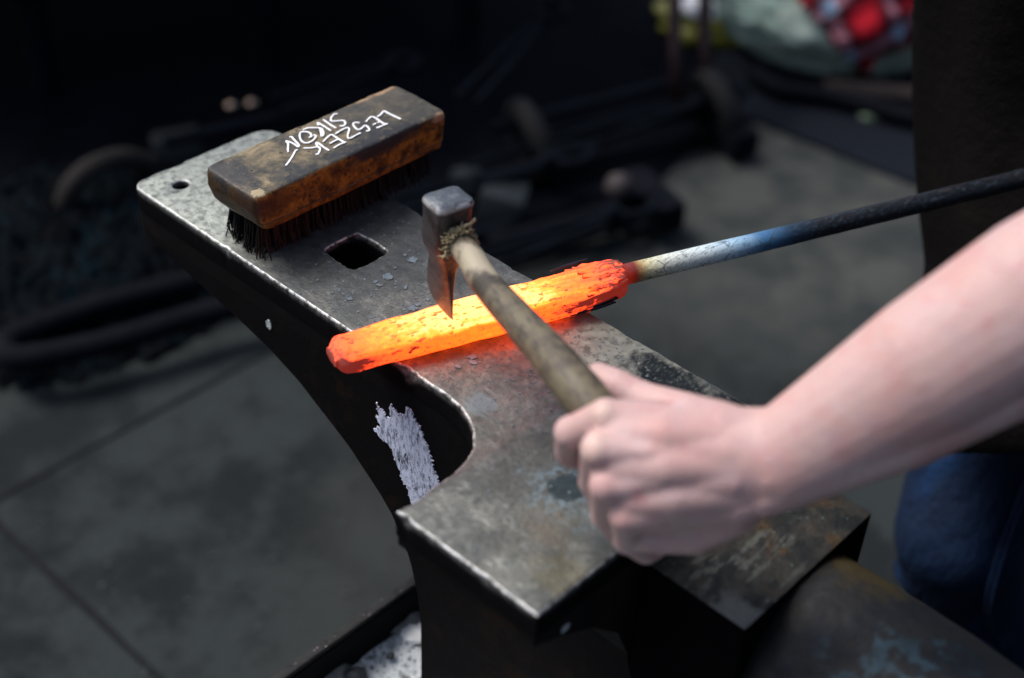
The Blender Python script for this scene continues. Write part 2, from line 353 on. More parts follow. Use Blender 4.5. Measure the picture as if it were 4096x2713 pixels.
def profile_body():
    P = [(L - .001, -.022), (L - .001, -.040), (.54, -.048), (.50, -.055), (.455, -.0625), (.42, -.069), (.389, -.076), (.35, -.090), (.315, -.108), (.29, -.122), (.27, -.1375),
         (.255, -.149), (.242, -.161), (.228, -.180), (.219, -.204), (.211, -.235), (.207, -.268), (.206, -.300), (.206, -.330), (.206, -.350), (.206, -.42),
         (-.06, -.42), (-.06, -.385), (-.045, -.362), (-.01, -.345), (.0, -.325), (.003, -.3), (.002, -.25), (-.004, -.20), (-.012, -.165), (0.0005, -.13), (.0005, -.022)]
    bm = bmesh.new(); xs = [.0006, .003, .008, .014, .03, .05, .1, .125, W - .02, W - .012, W - .005, W - .0006]
    n = 4; D = []
    for a, b in zip(P, P[1:] + P[:1]):
        a, b = Vector(a), Vector(b); k = max(1, round((b - a).length / .012)); D += [a.lerp(b, i / k) for i in range(k)]
    def foot(x, z): return x
    def cr(x, y):   # the heel's corners are rounded in plan
        r = .014 if x < .075 else .02; e = x if x < .075 else W - x
        return min(y, L - .001 - r + math.sqrt(max(0, r * r - max(0, r - e) ** 2)))
    rings = [[(foot(x, p.y), cr(x, p.x) + .0015 * fbm((x, p.x, p.y), 12), p.y) for p in D] for x in xs]
    V = [[bm.verts.new(q) for q in r] for r in rings]
    for a, b in zip(V, V[1:]):
        for k in range(len(D)): bm.faces.new((a[k], a[(k + 1) % len(D)], b[(k + 1) % len(D)], b[k]))
    for r in (V[0], V[-1]): 
        for t in tessellate_polygon([[v.co.copy() for v in r]]):
            try: bm.faces.new([r[i] for i in t])
            except ValueError: pass
    o = build("body", bm, BLACK, anvil, angle=40)
    cut = bmesh.new(); box(cut, (hx, hy, -.4), (hx + hs, hy + hs, -.01))
    tube(cut, [(.0308, .5363, -.3), (.0308, .5363, -.01)], .0076, 20)
    c = build("cut", cut, None, smooth=False)
    md = o.modifiers.new("b", 'BOOLEAN'); md.operation = 'DIFFERENCE'; md.object = c; md.solver = 'EXACT'
    evaluated(o); bpy.data.objects.remove(c)
    bm = bmesh.new(); rings = []
    for z, e in ((-.356, -.004), (-.366, .004), (-.376, .018), (-.386, .030), (-.42, .032)):
        rings.append([(-e, -.03 - e, z), (W + e, -.03 - e, z), (W + e, .206 + e, z), (-e, .206 + e, z)])
    loft(bm, rings); bmesh.ops.bevel(bm, geom=[x for x in bm.edges if abs(x.verts[0].co.z - x.verts[1].co.z) > .001], offset=.012, segments=3, affect='EDGES')
    build("base", bm, BLACK, anvil, angle=40)
    return o
profile_body()
def shelf_support():
    bm = bmesh.new(); rings = []
    for y in (.0008, .03, .06, .09, .110, .1225):
        rings.append([(-.1045, y, -.022), (-.1045, y, -.030), (-.080, y, -.040), (-.045, y, -.060), (-.015, y, -.090), (.0003, y, -.125), (.0003, y, -.022)])
    loft(bm, rings); return build("shelf_bracket", bm, BLACK, anvil, angle=30)
shelf_support()
def step_block():
    m = Mat("rough_step_steel", (.045, .043, .036), .5, .45)
    st = m.stretch((.22, 1, 1), (0, 0, -.35))
    m.over(m.step(m.noise(45, 7, .7), .42, .6), (.018, .020, .020)); m.over(m.step(m.noise(30, 6, .7), .54, .66), (.065, .042, .022))
    m.over(m.math('MULTIPLY', m.step(m.noise(190, 4, .6, st), .55, .62), m.blob((.045, -.045, -.03), (.05, .035, .05), .5, 50, .5)), (.085, .09, .08))
    m.over(m.step(m.noise(160, 5, .7), .60, .68), (.012, .016, .018)); m.over(m.step(m.voro(150), .05, .13, True), (.12, .2, .2))
    m.over(m.blob((.006, -.074, -.03), (.016, .02, .05), .5, 90), (.10, .105, .10))
    m.over(m.step(m.normal(2), .3, .8, True), (.0035, .0033, .0038)); m.bump(m.noise(90, 7, .7), .0016); m.rough(m.noise(60), .4, .75); m.l(m.math('MULTIPLY', m.step(m.normal(2), .3, .8), .4), m.b.inputs['Specular IOR Level'])
    m.l(m.math('MULTIPLY', m.step(m.normal(2), .3, .8), .6), m.b.inputs["Metallic"])
    bm = bmesh.new(); box(bm, (.0008, -.083, -.165), (W + .001, -.0005, -.030), bevel=.0028, seg=2)
    return build("step_block", bm, m.done(), anvil, angle=40)
step_block()
def horn():
    m = Mat("horn_steel", (.026, .025, .023), .5, .45)
    m.over(m.step(m.noise(30, 6, .65), .45, .62), (.014, .017, .022)); m.over(m.blob((.118, -.10, -.045), (.03, .035, .05), .5, 60, .5), (.075, .052, .016))  # yellowish highlight painted on the right shoulder
    m.over(m.math('MULTIPLY', m.blob((.045, -.185, -.045), (.035, .05, .06), .5, 50, .4), m.step(m.noise(75, 5, .65), .47, .6)), (.055, .10, .12))
    m.over(m.math('MULTIPLY', m.step(m.noise(160, 5, .7), .56, .7), .7), (.03, .028, .024)); m.over(m.step(m.noise(220, 4, .7), .64, .7), (.008, .008, .01))
    m.tint((.62, .66, .72)); m.bump(m.noise(60, 7, .65), .0022, .8); m.rough(m.noise(50), .45, .75)
    bm = bmesh.new(); rings = []; N = 18
    for i in range(N + 1):
        t = i / N; y = -.0825 - .36 * t; k = math.sqrt(max(0.0004, 1 - t ** 1.7)); rx, rz = .0725 * k, .088 * k ** 1.15
        cx, cz = .0765, -.122 + .030 * t ** 1.2
        ring = []
        for a in range(40):
            A = 2 * PI * a / 40; c, s = math.cos(A), math.sin(A); e = .88
            x = cx + rx * math.copysign(abs(c) ** e, c); z = cz + rz * math.copysign(abs(s) ** (1.0), s)
            d = .0016 * fbm((x, y, z), 22); ring.append((x + c * d, y, z + s * d))
        rings.append(ring)
    loft(bm, rings); return build("horn", bm, m.done(), anvil)
horn()
CHALK = [(.258, -.0525), (.2558, -.0551), (.2496, -.0568), (.2469, -.0616), (.2425, -.058), (.2424, -.0452), (.238, -.0476), (.2328, -.0483), (.2276, -.0454), (.225, -.0469), (.2255, -.037), (.2207, -.0364), (.2182, -.0379), (.2173, -.0428), (.2121, -.0458), (.2086, -.0515), (.2069, -.0567), (.2034, -.0592), (.199, -.0675), (.1963, -.0754), (.186, -.095), (.187, -.108), (.193, -.120), (.205, -.138), (.211, -.145), (.216, -.140), (.2238, -.1175), (.2283, -.1163), (.2319, -.1061), (.2373, -.0971), (.2408, -.0887), (.2471, -.087), (.2562, -.0854), (.2611, -.082), (.2533, -.0738), (.2591, -.0677), (.2545, -.064)]
def chalk():
    m = Mat("scraped_paint", (.50, .53, .66), .7, 0, .3)
    d = m.stretch((1, 1, .35), (.55, 0, 0))
    m.over(m.step(m.noise(330, 6, .75, d), .46, .60), (.14, .16, .22)); m.over(m.step(m.noise(900, 3, .6), .55, .7), (.75, .76, .86))
    m.over(m.step(m.noise(170, 7, .8, d), .55, .62), (.012, .013, .018)); m.bump(m.noise(500, 4), .0004)
    bm = bmesh.new(); P = [Vector(p) for p in CHALK]; D = []
    for a, b in zip(P, P[1:] + P[:1]):
        k = max(1, round((b - a).length / .0008)); nrm = Vector((b.y - a.y, a.x - b.x)).normalized()
        for i in range(k): q = a.lerp(b, i / k); D.append(q + nrm * (.0026 * noise.noise(Vector((q.x * 420, q.y * 420, 0))) + .0018 * noise.noise(Vector((q.x * 1300, q.y * 1300, 3)))))
    f = [[Vector((-.0006, p.x, p.y)) for p in D]]; vs = [bm.verts.new(p) for p in f[0]]
    for t in tessellate_polygon(f):
        try: bm.faces.new([vs[i] for i in t])
        except ValueError: pass
    g = bmesh.ops.extrude_face_region(bm, geom=bm.faces[:])
    for v in g['geom']:
        if isinstance(v, bmesh.types.BMVert): v.co.x = .0012
    # stray dried drips
    build("pale_scraped_patch", bm, m.done(), anvil, smooth=False)
    m2 = simple("chipped_spot", (.42, .46, .47), .6, var=.6, scale=300)
    for (c, ax) in (((620, 750), 0), ((1308, 1452), 1)):
        d = Vector(((c[0] * K - 2048) / FPX, (c[1] * K - 1356.5) / FPX, 1)); w = R.transposed() @ d
        t = ((-.0002 - CAMP.x) / w.x) if ax == 0 else ((-.0002 + (.0008 if ax else 0) - CAMP.y) / w.y); p = CAMP + w * t
        bm = bmesh.new(); vs = []
        for k in range(16):
            a = 2 * PI * k / 16; r = .0042 * (1 + .5 * noise.noise(Vector((math.cos(a) * 2, math.sin(a) * 2, ax * 5))))
            q = Vector((0, math.cos(a) * r * .8, math.sin(a) * r * 1.1)) if ax == 0 else Vector((math.cos(a) * r, 0, math.sin(a) * r * .7)); vs.append(bm.verts.new(p + q))
        bm.faces.new(vs); g = bmesh.ops.extrude_face_region(bm, geom=bm.faces[:])
        for v in g['geom']:
            if isinstance(v, bmesh.types.BMVert): v.co[ax] += .003
        build("chipped_spot", bm, m2, anvil, smooth=False)
chalk()

# ------------------------------------------------------------------ anvil stand: riveted steel box filled with ash
def stand():
    st = empty("anvil_stand", (.0, .0, -.8)); tag(st, "low black steel box stand filled with pale ash under the anvil", "stand")
    m = simple("stand_steel", (.005, .0045, .005), .85, var=.5, scale=40, spec=.1)
    x0, x1, y0, y1, zt = -.235, .265, -.34, .290, -.335
    for (a, b) in (((x0, y1 - .006, -.8), (x1, y1, zt)), ((x0, y0, -.8), (x1, y0 + .006, zt)), ((x0, y0 + .006, -.8), (x0 + .006, y1 - .006, zt)), ((x1 - .006, y0 + .006, -.8), (x1, y1 - .006, zt))):
        bm = bmesh.new(); box(bm, a, b); build("side_panel", bm, m, st, smooth=False)
    rim = Mat("rim_steel", (.028, .028, .028), .8, .0, .15); rim.over(rim.step(rim.noise(120, 6, .7), .5, .62), (.015, .014, .015)); rim.over(rim.step(rim.noise(30, 5, .6), .66, .72), (.25, .10, .035))
    rim.over(rim.step(rim.voro(200), .06, .14, True), (.35, .35, .36)); rim.bump(rim.noise(200, 5), .001); rm = rim.done()
    w = .0075
    for (a, b) in (((x0 - .002, y1 - w + .003, zt), (x1 + .002, y1 + .004, zt + .006)), ((x0 - .002, y0 - .004, zt), (x1 + .002, y0 + w - .003, zt + .006)),
                   ((x0 - .003, y0 + w - .002, zt), (x0 + w, y1 - w + .002, zt + .006)), ((x1 - w, y0 + w - .002, zt), (x1 + .003, y1 - w + .002, zt + .006))):
        bm = bmesh.new(); box(bm, a, b, bevel=.0015); build("rim", bm, rm, st, angle=40)
    a = Mat("ash", (.66, .71, .73), .9, 0, .2)
    a.over(a.step(a.noise(55, 7, .7), .50, .62), (.34, .40, .42)); a.over(a.step(a.noise(260, 5, .7), .53, .62), (.04, .075, .10))
    a.over(a.step(a.voro(110), .12, .26, True), (.62, .66, .68)); a.over(a.step(a.noise(22, 5, .6), .56, .66), (.10, .095, .09)); a.bump(a.noise(160, 7, .75), .004)
    bm = bmesh.new(); nx, ny = 110, 140; V = []
    for i in range(nx + 1):
        r = []
        for j in range(ny + 1):
            x = x0 + .007 + (x1 - x0 - .014) * i / nx; y = y0 + .007 + (y1 - y0 - .014) * j / ny
            r.append(bm.verts.new((x, y, -.376 + .008 * fbm((x, y, 0), 9) + .0035 * fbm((x, y, 5), 50))))
        V.append(r)
    for i in range(nx):
        for j in range(ny): bm.faces.new((V[i][j], V[i + 1][j], V[i + 1][j + 1], V[i][j + 1]))
    o = build("ash_bed", bm, a.done(), smooth=True); tag(o, "bed of pale grey ash and grit filling the box stand", "ash", kind="stuff")
stand()
def rock(name, c, r, mat, label, cat, seed, group=None, flat=.6):
    bm = bmesh.new(); bmesh.ops.create_icosphere(bm, subdivisions=3, radius=1)
    for v in bm.verts:
        n = v.co.copy(); q = 1 + .35 * fbm(n, 1.1, seed) + .12 * fbm(n, 3, seed); v.co = Vector((n.x * r[0] * q, n.y * r[1] * q, n.z * r[2] * q))
    o = build(name, bm, mat, angle=32); o.location = c; o.rotation_euler = (0, 0, seed * 1.3)
    return tag(o, label, cat, group)
char = simple("charcoal", (.022, .028, .035), .6, var=.5, scale=200); slate = simple("clinker", (.20, .21, .19), .85, var=.45, scale=260); pale = simple("white_flake", (.72, .74, .74), .8, var=.12, scale=120)
def on_ash(px, py): return at(px, py, -.370)
for n, (px, py, r, mt, nm, lab, cat) in enumerate((
    (868, 1447, (.009, .008, .006), char, "charcoal_lump", "larger dark charcoal lump with a pointed shape on the ash", "charcoal"),
    (884, 1458, (.006, .006, .004), char, "charcoal_lump", "small dark charcoal lump touching the larger one on the ash", "charcoal"),
    (837, 1441, (.005, .005, .004), char, "charcoal_lump", "small charcoal lump on the ash nearest the black rim", "charcoal"),
    (912, 1446, (.017, .010, .004), slate, "clinker_slab", "grey flat clinker slab lying on the ash behind the charcoal", "clinker"),
    (952, 1432, (.012, .009, .005), slate, "clinker_slab", "dark brown gritty clinker beside the anvil waist", "clinker"),
    (960, 1462, (.012, .013, .004), pale, "white_ash_cake", "bright white flat ash cake against the anvil foot", "ash cake"),
    (745, 1548, (.030, .020, .006), slate, "clinker_slab", "flat speckled clinker slab at the lower edge by the rim", "clinker"),
    (822, 1558, (.008, .010, .005), char, "charcoal_lump", "blue black charcoal lump at the lower edge of the ash", "charcoal"),
    (902, 1366+150, (.004, .003, .003), char, "charcoal_lump", "tiny black charcoal crumb on the white ash", "charcoal"),
    (919, 1386, (.008, .005, .004), char, "charcoal_lump", "glossy dark crumb high on the ash beside the waist", "charcoal"))):
    rock(nm, on_ash(px, py), r, mt, lab, cat, n + 1.3)
# ------------------------------------------------------------------ wire brush
br = empty("wire_brush", (.103, .425, 0)); tag(br, "old wooden block wire brush with white hand lettering, standing on the anvil heel", "brush")
def wood():
    m = Mat("brush_wood", (.20, .145, .075), .5, 0, .4)
    g = m.stretch((.10, 1.3, 1.3)); gr = m.noise(170, 6, .7, g); big = m.noise(34, 8, .72, None, .4); mid = m.noise(75, 6, .7); z = m.normal(2)
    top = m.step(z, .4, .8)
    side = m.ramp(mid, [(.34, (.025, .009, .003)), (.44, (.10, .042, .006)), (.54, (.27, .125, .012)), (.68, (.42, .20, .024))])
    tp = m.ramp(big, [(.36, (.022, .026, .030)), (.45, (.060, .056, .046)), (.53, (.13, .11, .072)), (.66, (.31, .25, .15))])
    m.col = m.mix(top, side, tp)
    # the grey end and grimy dark zones
    x = m.axis(0); y = m.axis(1); zz = m.axis(2)
    m.over(m.math('MULTIPLY', m.step(x, .085, .16), m.math('MULTIPLY', top, .7)), (.045, .044, .040))
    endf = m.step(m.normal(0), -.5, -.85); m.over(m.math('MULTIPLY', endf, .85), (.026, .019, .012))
    m.over(m.math('MULTIPLY', m.blob((.135, .395, .065), (.05, .016, .012), .45, 60, .35), .95), (.018, .022, .028))
    m.over(m.math('MULTIPLY', m.blob((.012, .43, .067), (.012, .03, .012), .6, 80, .35), .8), (.025, .03, .038))
    m.over(m.math('MULTIPLY', m.blob((.045, .405, .067), (.02, .012, .012), .7, 110, .35), .7), (.03, .035, .042))
    m.over(m.math('MULTIPLY', m.blob((.012, .392, .052), (.03, .03, .009), .5, 70, .4), m.math('SUBTRACT', .7, m.math('MULTIPLY', top, .7))), (.06, .022, .01))
    m.over(m.step(gr, .58, .72), (.030, .024, .019)); m.over(m.step(m.noise(230, 5, .75), .60, .66), (.010, .009, .009)); m.over(m.math('MULTIPLY', m.step(m.noise(120, 7, .8), .54, .64), m.math('MULTIPLY', top, .5)), (.20, .16, .10))
    m.over(m.step(m.voro(95), .10, .17, True), (.03, .022, .016))
    # bare light corners
    m.over(m.math('MULTIPLY', m.blob((.009, .399, .065), (.005, .0055, .004), .9, 210, .25), .8), (.45, .38, .24))
    m.over(m.math('MULTIPLY', m.blob((.200, .392, .062), (.012, .006, .005), .5, 130, .3), .8), (.45, .30, .18))
    m.over(m.math('MULTIPLY', m.blob((.19, .457, .066), (.04, .005, .004), .5, 110, .3), .7), (.42, .27, .16))
    m.tint((.88, .86, .82)); m.bump(m.math('ADD', gr, m.math('MULTIPLY', m.noise(60, 6, .7), 1.3)), .0010, .8); m.rough(mid, .42, .75); return m.done()
def brush():
    bm = bmesh.new(); x0, x1, y0, y1 = .0015, .206, .394, .4575; rings = []
    secs = [(.0298, .0026), (.0312, .0010), (.0365, .0004), (.0371, .0013), (.0378, .0002), (.050, .0), (.060, .0), (.0632, .0004), (.0645, .0014), (.0650, .0032)]
    for z, ins in secs:
        P = []; r = .0058
        lowcut = max(0, (.045 - z)) * .55   # left end undercut as in a hand-shaped block
        cs = ((x1 - ins - r, y1 - ins - r, 0), (x0 + ins + r + lowcut, y1 - ins - r, 90), (x0 + ins + r + lowcut, y0 + ins + r, 180), (x1 - ins - r, y0 + ins + r, 270))
        for i, (cx, cy, a0) in enumerate(cs):
            P += [Vector((cx + r * math.cos(math.radians(a0 + 15 * k)), cy + r * math.sin(math.radians(a0 + 15 * k)), z)) for k in range(7)]
            nx, ny, _ = cs[(i + 1) % 4]; a1 = a0 + 90
            q0 = P[-1]; q1 = Vector((nx + r * math.cos(math.radians(a1)), ny + r * math.sin(math.radians(a1)), z)); n = 40 if i in (0, 2) else 12
            P += [q0.lerp(q1, k / n) for k in range(1, n)]
        ring = []
        for p in P:
            c = Vector((.103, .425, p.z)); d = (p - c).normalized(); p = p + d * (.0009 * fbm(p, 28) + .0004 * fbm(p, 120)); p.z += .0007 * fbm(p, 20, 4) + (.0005 * fbm(p, 110, 2) if z > .06 else 0); ring.append(p)
        rings.append(ring)
    V = loft(bm, rings, cap=False)
    bm.faces.new(V[0][::-1])
    top = bm.faces.new(V[-1])
    build("wooden_block", bm, wood(), br, angle=45)
    wire = Mat("bristle_wire", (.004, .004, .005), .6, .3); wire.over(wire.step(wire.noise(90, 4), .5, .7), (.006, .005, .005)); wm = wire.done()
    bm = bmesh.new(); random.seed(11)
    nx = 46
    for i in range(nx):
        for j in range(9):
            bx, by = .016 + (.186 - .0) * i / nx + random.uniform(-.0012, .0012), .4095 + .0400 * j / 8 + random.uniform(-.0008, .0008)
            if i == 0 and j > 5: continue
            for s in range(5):
                q = Vector((bx + random.gauss(0, .0009), by + random.gauss(0, .0007), .0312)); lean = Vector((random.gauss(-.0006, .0011) + (-.003 if i < 2 else .0), random.gauss(-.0008, .0012) - (.002 if j == 0 else 0), 0))
                bend = Vector((random.gauss(0, .0016), random.gauss(0, .0012), 0)); zb = .0004 if q.x < .148 else random.uniform(-.001, .002)
                if random.random() < .04: lean *= 1.8
                pts = [q, q + lean * .25 + bend * .6 + Vector((0, 0, -.010)), q + lean * .6 + bend + Vector((0, 0, -.021)), q + lean * 1.3 + Vector((0, 0, zb - .0312))]
                w = .00042; rings = []
                for k, p in enumerate(pts):   # flat wire
                    rings.append([p + Vector((-w * 1.5, -w * .5, 0)), p + Vector((w * 1.5, -w * .5, 0)), p + Vector((w * 1.5, w * .5, 0)), p + Vector((-w * 1.5, w * .5, 0))])
                loft(bm, rings)
    o = build("bristles", bm, wm, br, smooth=False); o['kind'] = 'stuff'
    # painted letters: strokes of a paint marker a hair proud of the wood
    pm = Mat("white_paint", (.82, .84, .85), .45, 0, .4); pm.over(pm.step(pm.noise(900, 3, .6), .62, .72), (.55, .56, .60)); pt = pm.done()
    bm = bmesh.new()
    for s in LET:
        pts = catmull([(p[0], p[1], 0) for p in s], 5) if len(s) > 2 else [Vector((*s[0], 0)).lerp(Vector((*s[1], 0)), k / 6) for k in range(7)]
        V = []
        for i, p in enumerate(pts):
            d = (pts[min(i + 1, len(pts) - 1)] - pts[max(0, i - 1)]).normalized(); n = Vector((-d.y, d.x, 0)); w = .00086 * (1 + .35 * noise.noise(p * 400))
            if len(s) == 2 and s[0][0] < .072: w *= .8
            z = .0659 + .0007 * fbm((p.x, p.y, .065), 20, 4)
            c = Vector((p.x, p.y, 0)); V.append([(c.x - n.x * w, c.y - n.y * w, z - .0006), (c.x - n.x * w * .8, c.y - n.y * w * .8, z), (c.x + n.x * w * .8, c.y + n.y * w * .8, z), (c.x + n.x * w, c.y + n.y * w, z - .0006)])
            if i in (0, len(pts) - 1):   # round ends
                e = d * (-1 if i == 0 else 1) * w * .8; q = [tuple(Vector(v) * 1 + e - (Vector(v) - Vector((c.x, c.y, Vector(v).z))) * .55) for v in V[-1]]
                if i == 0: V.insert(0, q)
                else: V.append(q)
        loft(bm, V)
    build("lettering", bm, pt, br, smooth=False)
brush()

# ------------------------------------------------------------------ glowing billet on its rod
A0 = at(783, 818, .013); A1 = at(1412, 650, .015)
BD = (A1 - A0).normalized(); BL = (A1 - A0).length; BN = Vector((-BD.y, BD.x, 0)).normalized(); BU = Vector((0, 0, 1))
fb = empty("forging", (A0.x, A0.y, 0)); tag(fb, "glowing orange steel billet welded to a long rod, lying across the anvil", "hot billet")
def along(m):   # coordinate along the bar, 0..1 from the free end
    s = m.n("ShaderNodeVectorMath"); s.operation = 'SUBTRACT'; m.l(m.co, s.inputs[0]); s.inputs[1].default_value = tuple(A0)
    d = m.n("ShaderNodeVectorMath"); d.operation = 'DOT_PRODUCT'; m.l(s.outputs[0], d.inputs[0]); d.inputs[1].default_value = tuple(BD / BL)
    return d.outputs["Value"]
def across(m):
    s = m.n("ShaderNodeVectorMath"); s.operation = 'SUBTRACT'; m.l(m.co, s.inputs[0]); s.inputs[1].default_value = tuple(A0)
    d = m.n("ShaderNodeVectorMath"); d.operation = 'DOT_PRODUCT'; m.l(s.outputs[0], d.inputs[0]); d.inputs[1].default_value = tuple(BN)
    return d.outputs["Value"]
def hot():
    m = Mat("glowing_steel", (.10, .05, .04), .75, 0, .2)
    t = along(m); c = across(m); ang = math.atan2(BD.y, BD.x)
    gs = m.n("ShaderNodeMapping"); gs.vector_type = 'TEXTURE'; gs.inputs["Rotation"].default_value = (0, 0, ang); gs.inputs["Scale"].default_value = (7, 1, 1); m.l(m.co, gs.inputs[0])
    grain = m.noise(230, 5, .65, gs.outputs[0]); blot = m.noise(260, 5, .6); gs2 = m.n("ShaderNodeMapping"); gs2.vector_type = 'TEXTURE'; gs2.inputs["Rotation"].default_value = (0, 0, ang); gs2.inputs["Scale"].default_value = (2, 1, 1); m.l(m.co, gs2.inputs[0])
    spots = m.noise(330, 4, .6, gs2.outputs[0])
    # heat: hottest a little left of the middle, cooler at both ends and at the lower arris
    h = m.math('SUBTRACT', t, .50); h = m.math('MULTIPLY', h, h); heat = m.math('SUBTRACT', 1.00, m.math('MULTIPLY', h, 2.3))
    rt = m.step(t, .60, 1.0); heat = m.math('SUBTRACT', heat, m.math('MULTIPLY', rt, .30))
    heat = m.math('SUBTRACT', heat, m.math('MULTIPLY', m.step(t, .12, .0), .12))
    heat = m.math('ADD', heat, m.math('MULTIPLY', m.math('SUBTRACT', grain, .5), m.math('ADD', .5, m.math('MULTIPLY', m.step(t, .6, .9), 1.1))))
    heat = m.math('ADD', heat, m.math('MULTIPLY', m.math('SUBTRACT', blot, .5), .5))
    low = m.step(m.normal(2), .75, .2); heat = m.math('SUBTRACT', heat, m.math('MULTIPLY', low, .40))
    heat = m.math('SUBTRACT', heat, m.math('MULTIPLY', m.step(m.normal(2), .97, .80), .10))
    heat = m.math('SUBTRACT', heat, m.math('MULTIPLY', m.math('MULTIPLY', m.step(spots, .56, .62), m.step(m.noise(70, 4, .6, gs2.outputs[0]), .42, .60)), .55))
    col = m.ramp(heat, [(.0, (.20, .010, .004)), (.12, (.70, .036, .007)), (.34, (.95, .054, .004)), (.58, (.95, .086, .004)), (.78, (.95, .170, .010)), (.96, (.95, .285, .090))])
    st = m.ramp(heat, [(0, (.25,) * 3), (.2, (.95,) * 3), (.6, (1.0,) * 3)])
    m.col = m.mix(0.0, (.10, .05, .04), (.1, .05, .04))
    m.l(col, m.b.inputs["Emission Color"]); mul = m.math('MULTIPLY', st, 3.2)
    m.l(mul, m.b.inputs["Emission Strength"])
    m.bump(m.math('ADD', grain, m.math('MULTIPLY', spots, .6)), .0012, .9); return m.done()
HOT = hot()
def billet():
    bm = bmesh.new(); N = 150; NA = 64; rings = []
    for i in range(N + 1):
        s = -.006 + (BL + .014) * i / N; u = s / BL
        tp = min(1, .84 + .16 * max(0, u) / .42); w, h = .0186 * tp, .0124 * tp
        # free end rounds off, welded end swells and then closes on the rod
        e = max(0, min(1, (s + .006) / .010)); k = math.sqrt(max(.02, 1 - (1 - e) ** 2)); w *= k * .55 + .45 * min(1, k * 1.0); h *= k
        if i == 0: w, h = .010, .004
        if u > .80: b = math.sin(min(1, (u - .80) / .2) * PI * .72); w *= 1 - .02 * b; h *= 1 + .04 * b
        q = max(0, (u - .95) / .095); q = min(q, 1); sh = math.sqrt(max(.0, 1 - q ** 2.2)); w = w * sh + .0085 * (1 - sh); h = h * sh + .0085 * (1 - sh)
        if i == N: w *= .9; h *= .9
        c = A0 + BD * s; c.z = .0130 * tp + .004 * max(0, u - .85) / .15 + .0004
        ring = []
        for a in range(NA):
            A = 2 * PI * a / NA; ca, sa = math.cos(A), math.sin(A); ex = .74 if u < .85 else .74 + .16 * min(1, (u - .85) / .12)
            y = math.copysign(abs(ca) ** ex, ca) * w; z = math.copysign(abs(sa) ** ex, sa) * h
            p = c + BN * y + BU * z; lo = BD * (s * .25); q3 = Vector((s * 60, y * 260, z * 260))
            d = .0009 * noise.noise(Vector((s * 45, y * 70, z * 70))) + .0005 * noise.noise(q3)
            if u > .72:   # strands of the bundle, hammered together
                amp = min(1, (u - .72) / .2); d += .0021 * amp * noise.noise(Vector((s * 22, (y + z * .7) * 520, z * 300))) + .0036 * amp * max(0, noise.noise(Vector((s * 110, y * 110, z * 90 + 4))))
            if u < .06: d += .0012 * noise.noise(Vector((s * 200, y * 160, z * 160)))
            ring.append(p + (BN * ca + BU * sa) * d)
        rings.append(ring)
    loft(bm, rings); build("glowing_billet", bm, HOT, fb, angle=60)
    # loops of the bundle folded back round the rod
    m = HOT
    for k in range(9):
        bm = bmesh.new(); ph = -1.1 + k * .48 + random.uniform(-.1, .1); pts = []; s0 = BL * (.86 + .03 * random.random())
        for q in range(7):
            t = q / 6; s = s0 + (BL + .006 - s0) * t; r = (1 - t) * 1.0 + .06 + .1 * math.sin(PI * t)
            c = A0 + BD * s; c.z = .0160 + .001
            pts.append(c + BN * math.cos(ph + t * .5) * (.0165 * r + .0015) + BU * math.sin(ph + t * .5) * (.0098 * r + .0008))
        tube(bm, catmull(pts, 4), [.0018 + .0008 * noise.noise(Vector((j * .3, k, 0))) for j in range(25)], 8); build("folded_strand", bm, m, fb)
    ring = []; bm = bmesh.new(); c = A0 + BD * (BL + .0045); c.z = .0185
    tube(bm, [c + BN * math.cos(a) * .0098 + BU * math.sin(a) * .0098 + BD * .0015 * math.sin(3 * a) for a in [2 * PI * k / 20 for k in range(21)]], [.0030 + .0006 * math.sin(k * 1.9) for k in range(21)], 8)
    build("weld_collar", bm, m, fb)
    dk = Mat("burnt_strand", (.022, .018, .028), .5, .5); dk.over(dk.step(dk.noise(200, 4), .6, .7), (.12, .02, .01)); dk = dk.done()
    random.seed(5)
    for k in range(10):
        bm = bmesh.new(); low = k < 8
        s0 = BL * (random.uniform(.80, .86) if low else random.uniform(.80, .84)); s1 = BL * (random.uniform(.95, .99) if low else random.uniform(.90, .95)); pts = []
        for q in range(5):
            t = q / 4; s = s0 + (s1 - s0) * t; c = A0 + BD * s; bow = math.sin(PI * t) * .001
            if low: p = c + BN * (-.0172 - .0004 * k * t + .0008 * (k % 3) * t) + BU * (-.0050 - .0011 * (k % 4) + .003 * t - bow)
            else: p = c + BN * (.0165 + .0006 * (k - 7) + bow) + BU * (.0105 + .0010 * (k - 7) * t)
            pts.append(p)
        tube(bm, catmull(pts, 3), .00075, 6); build("loose_strand", bm, dk, fb)
billet()
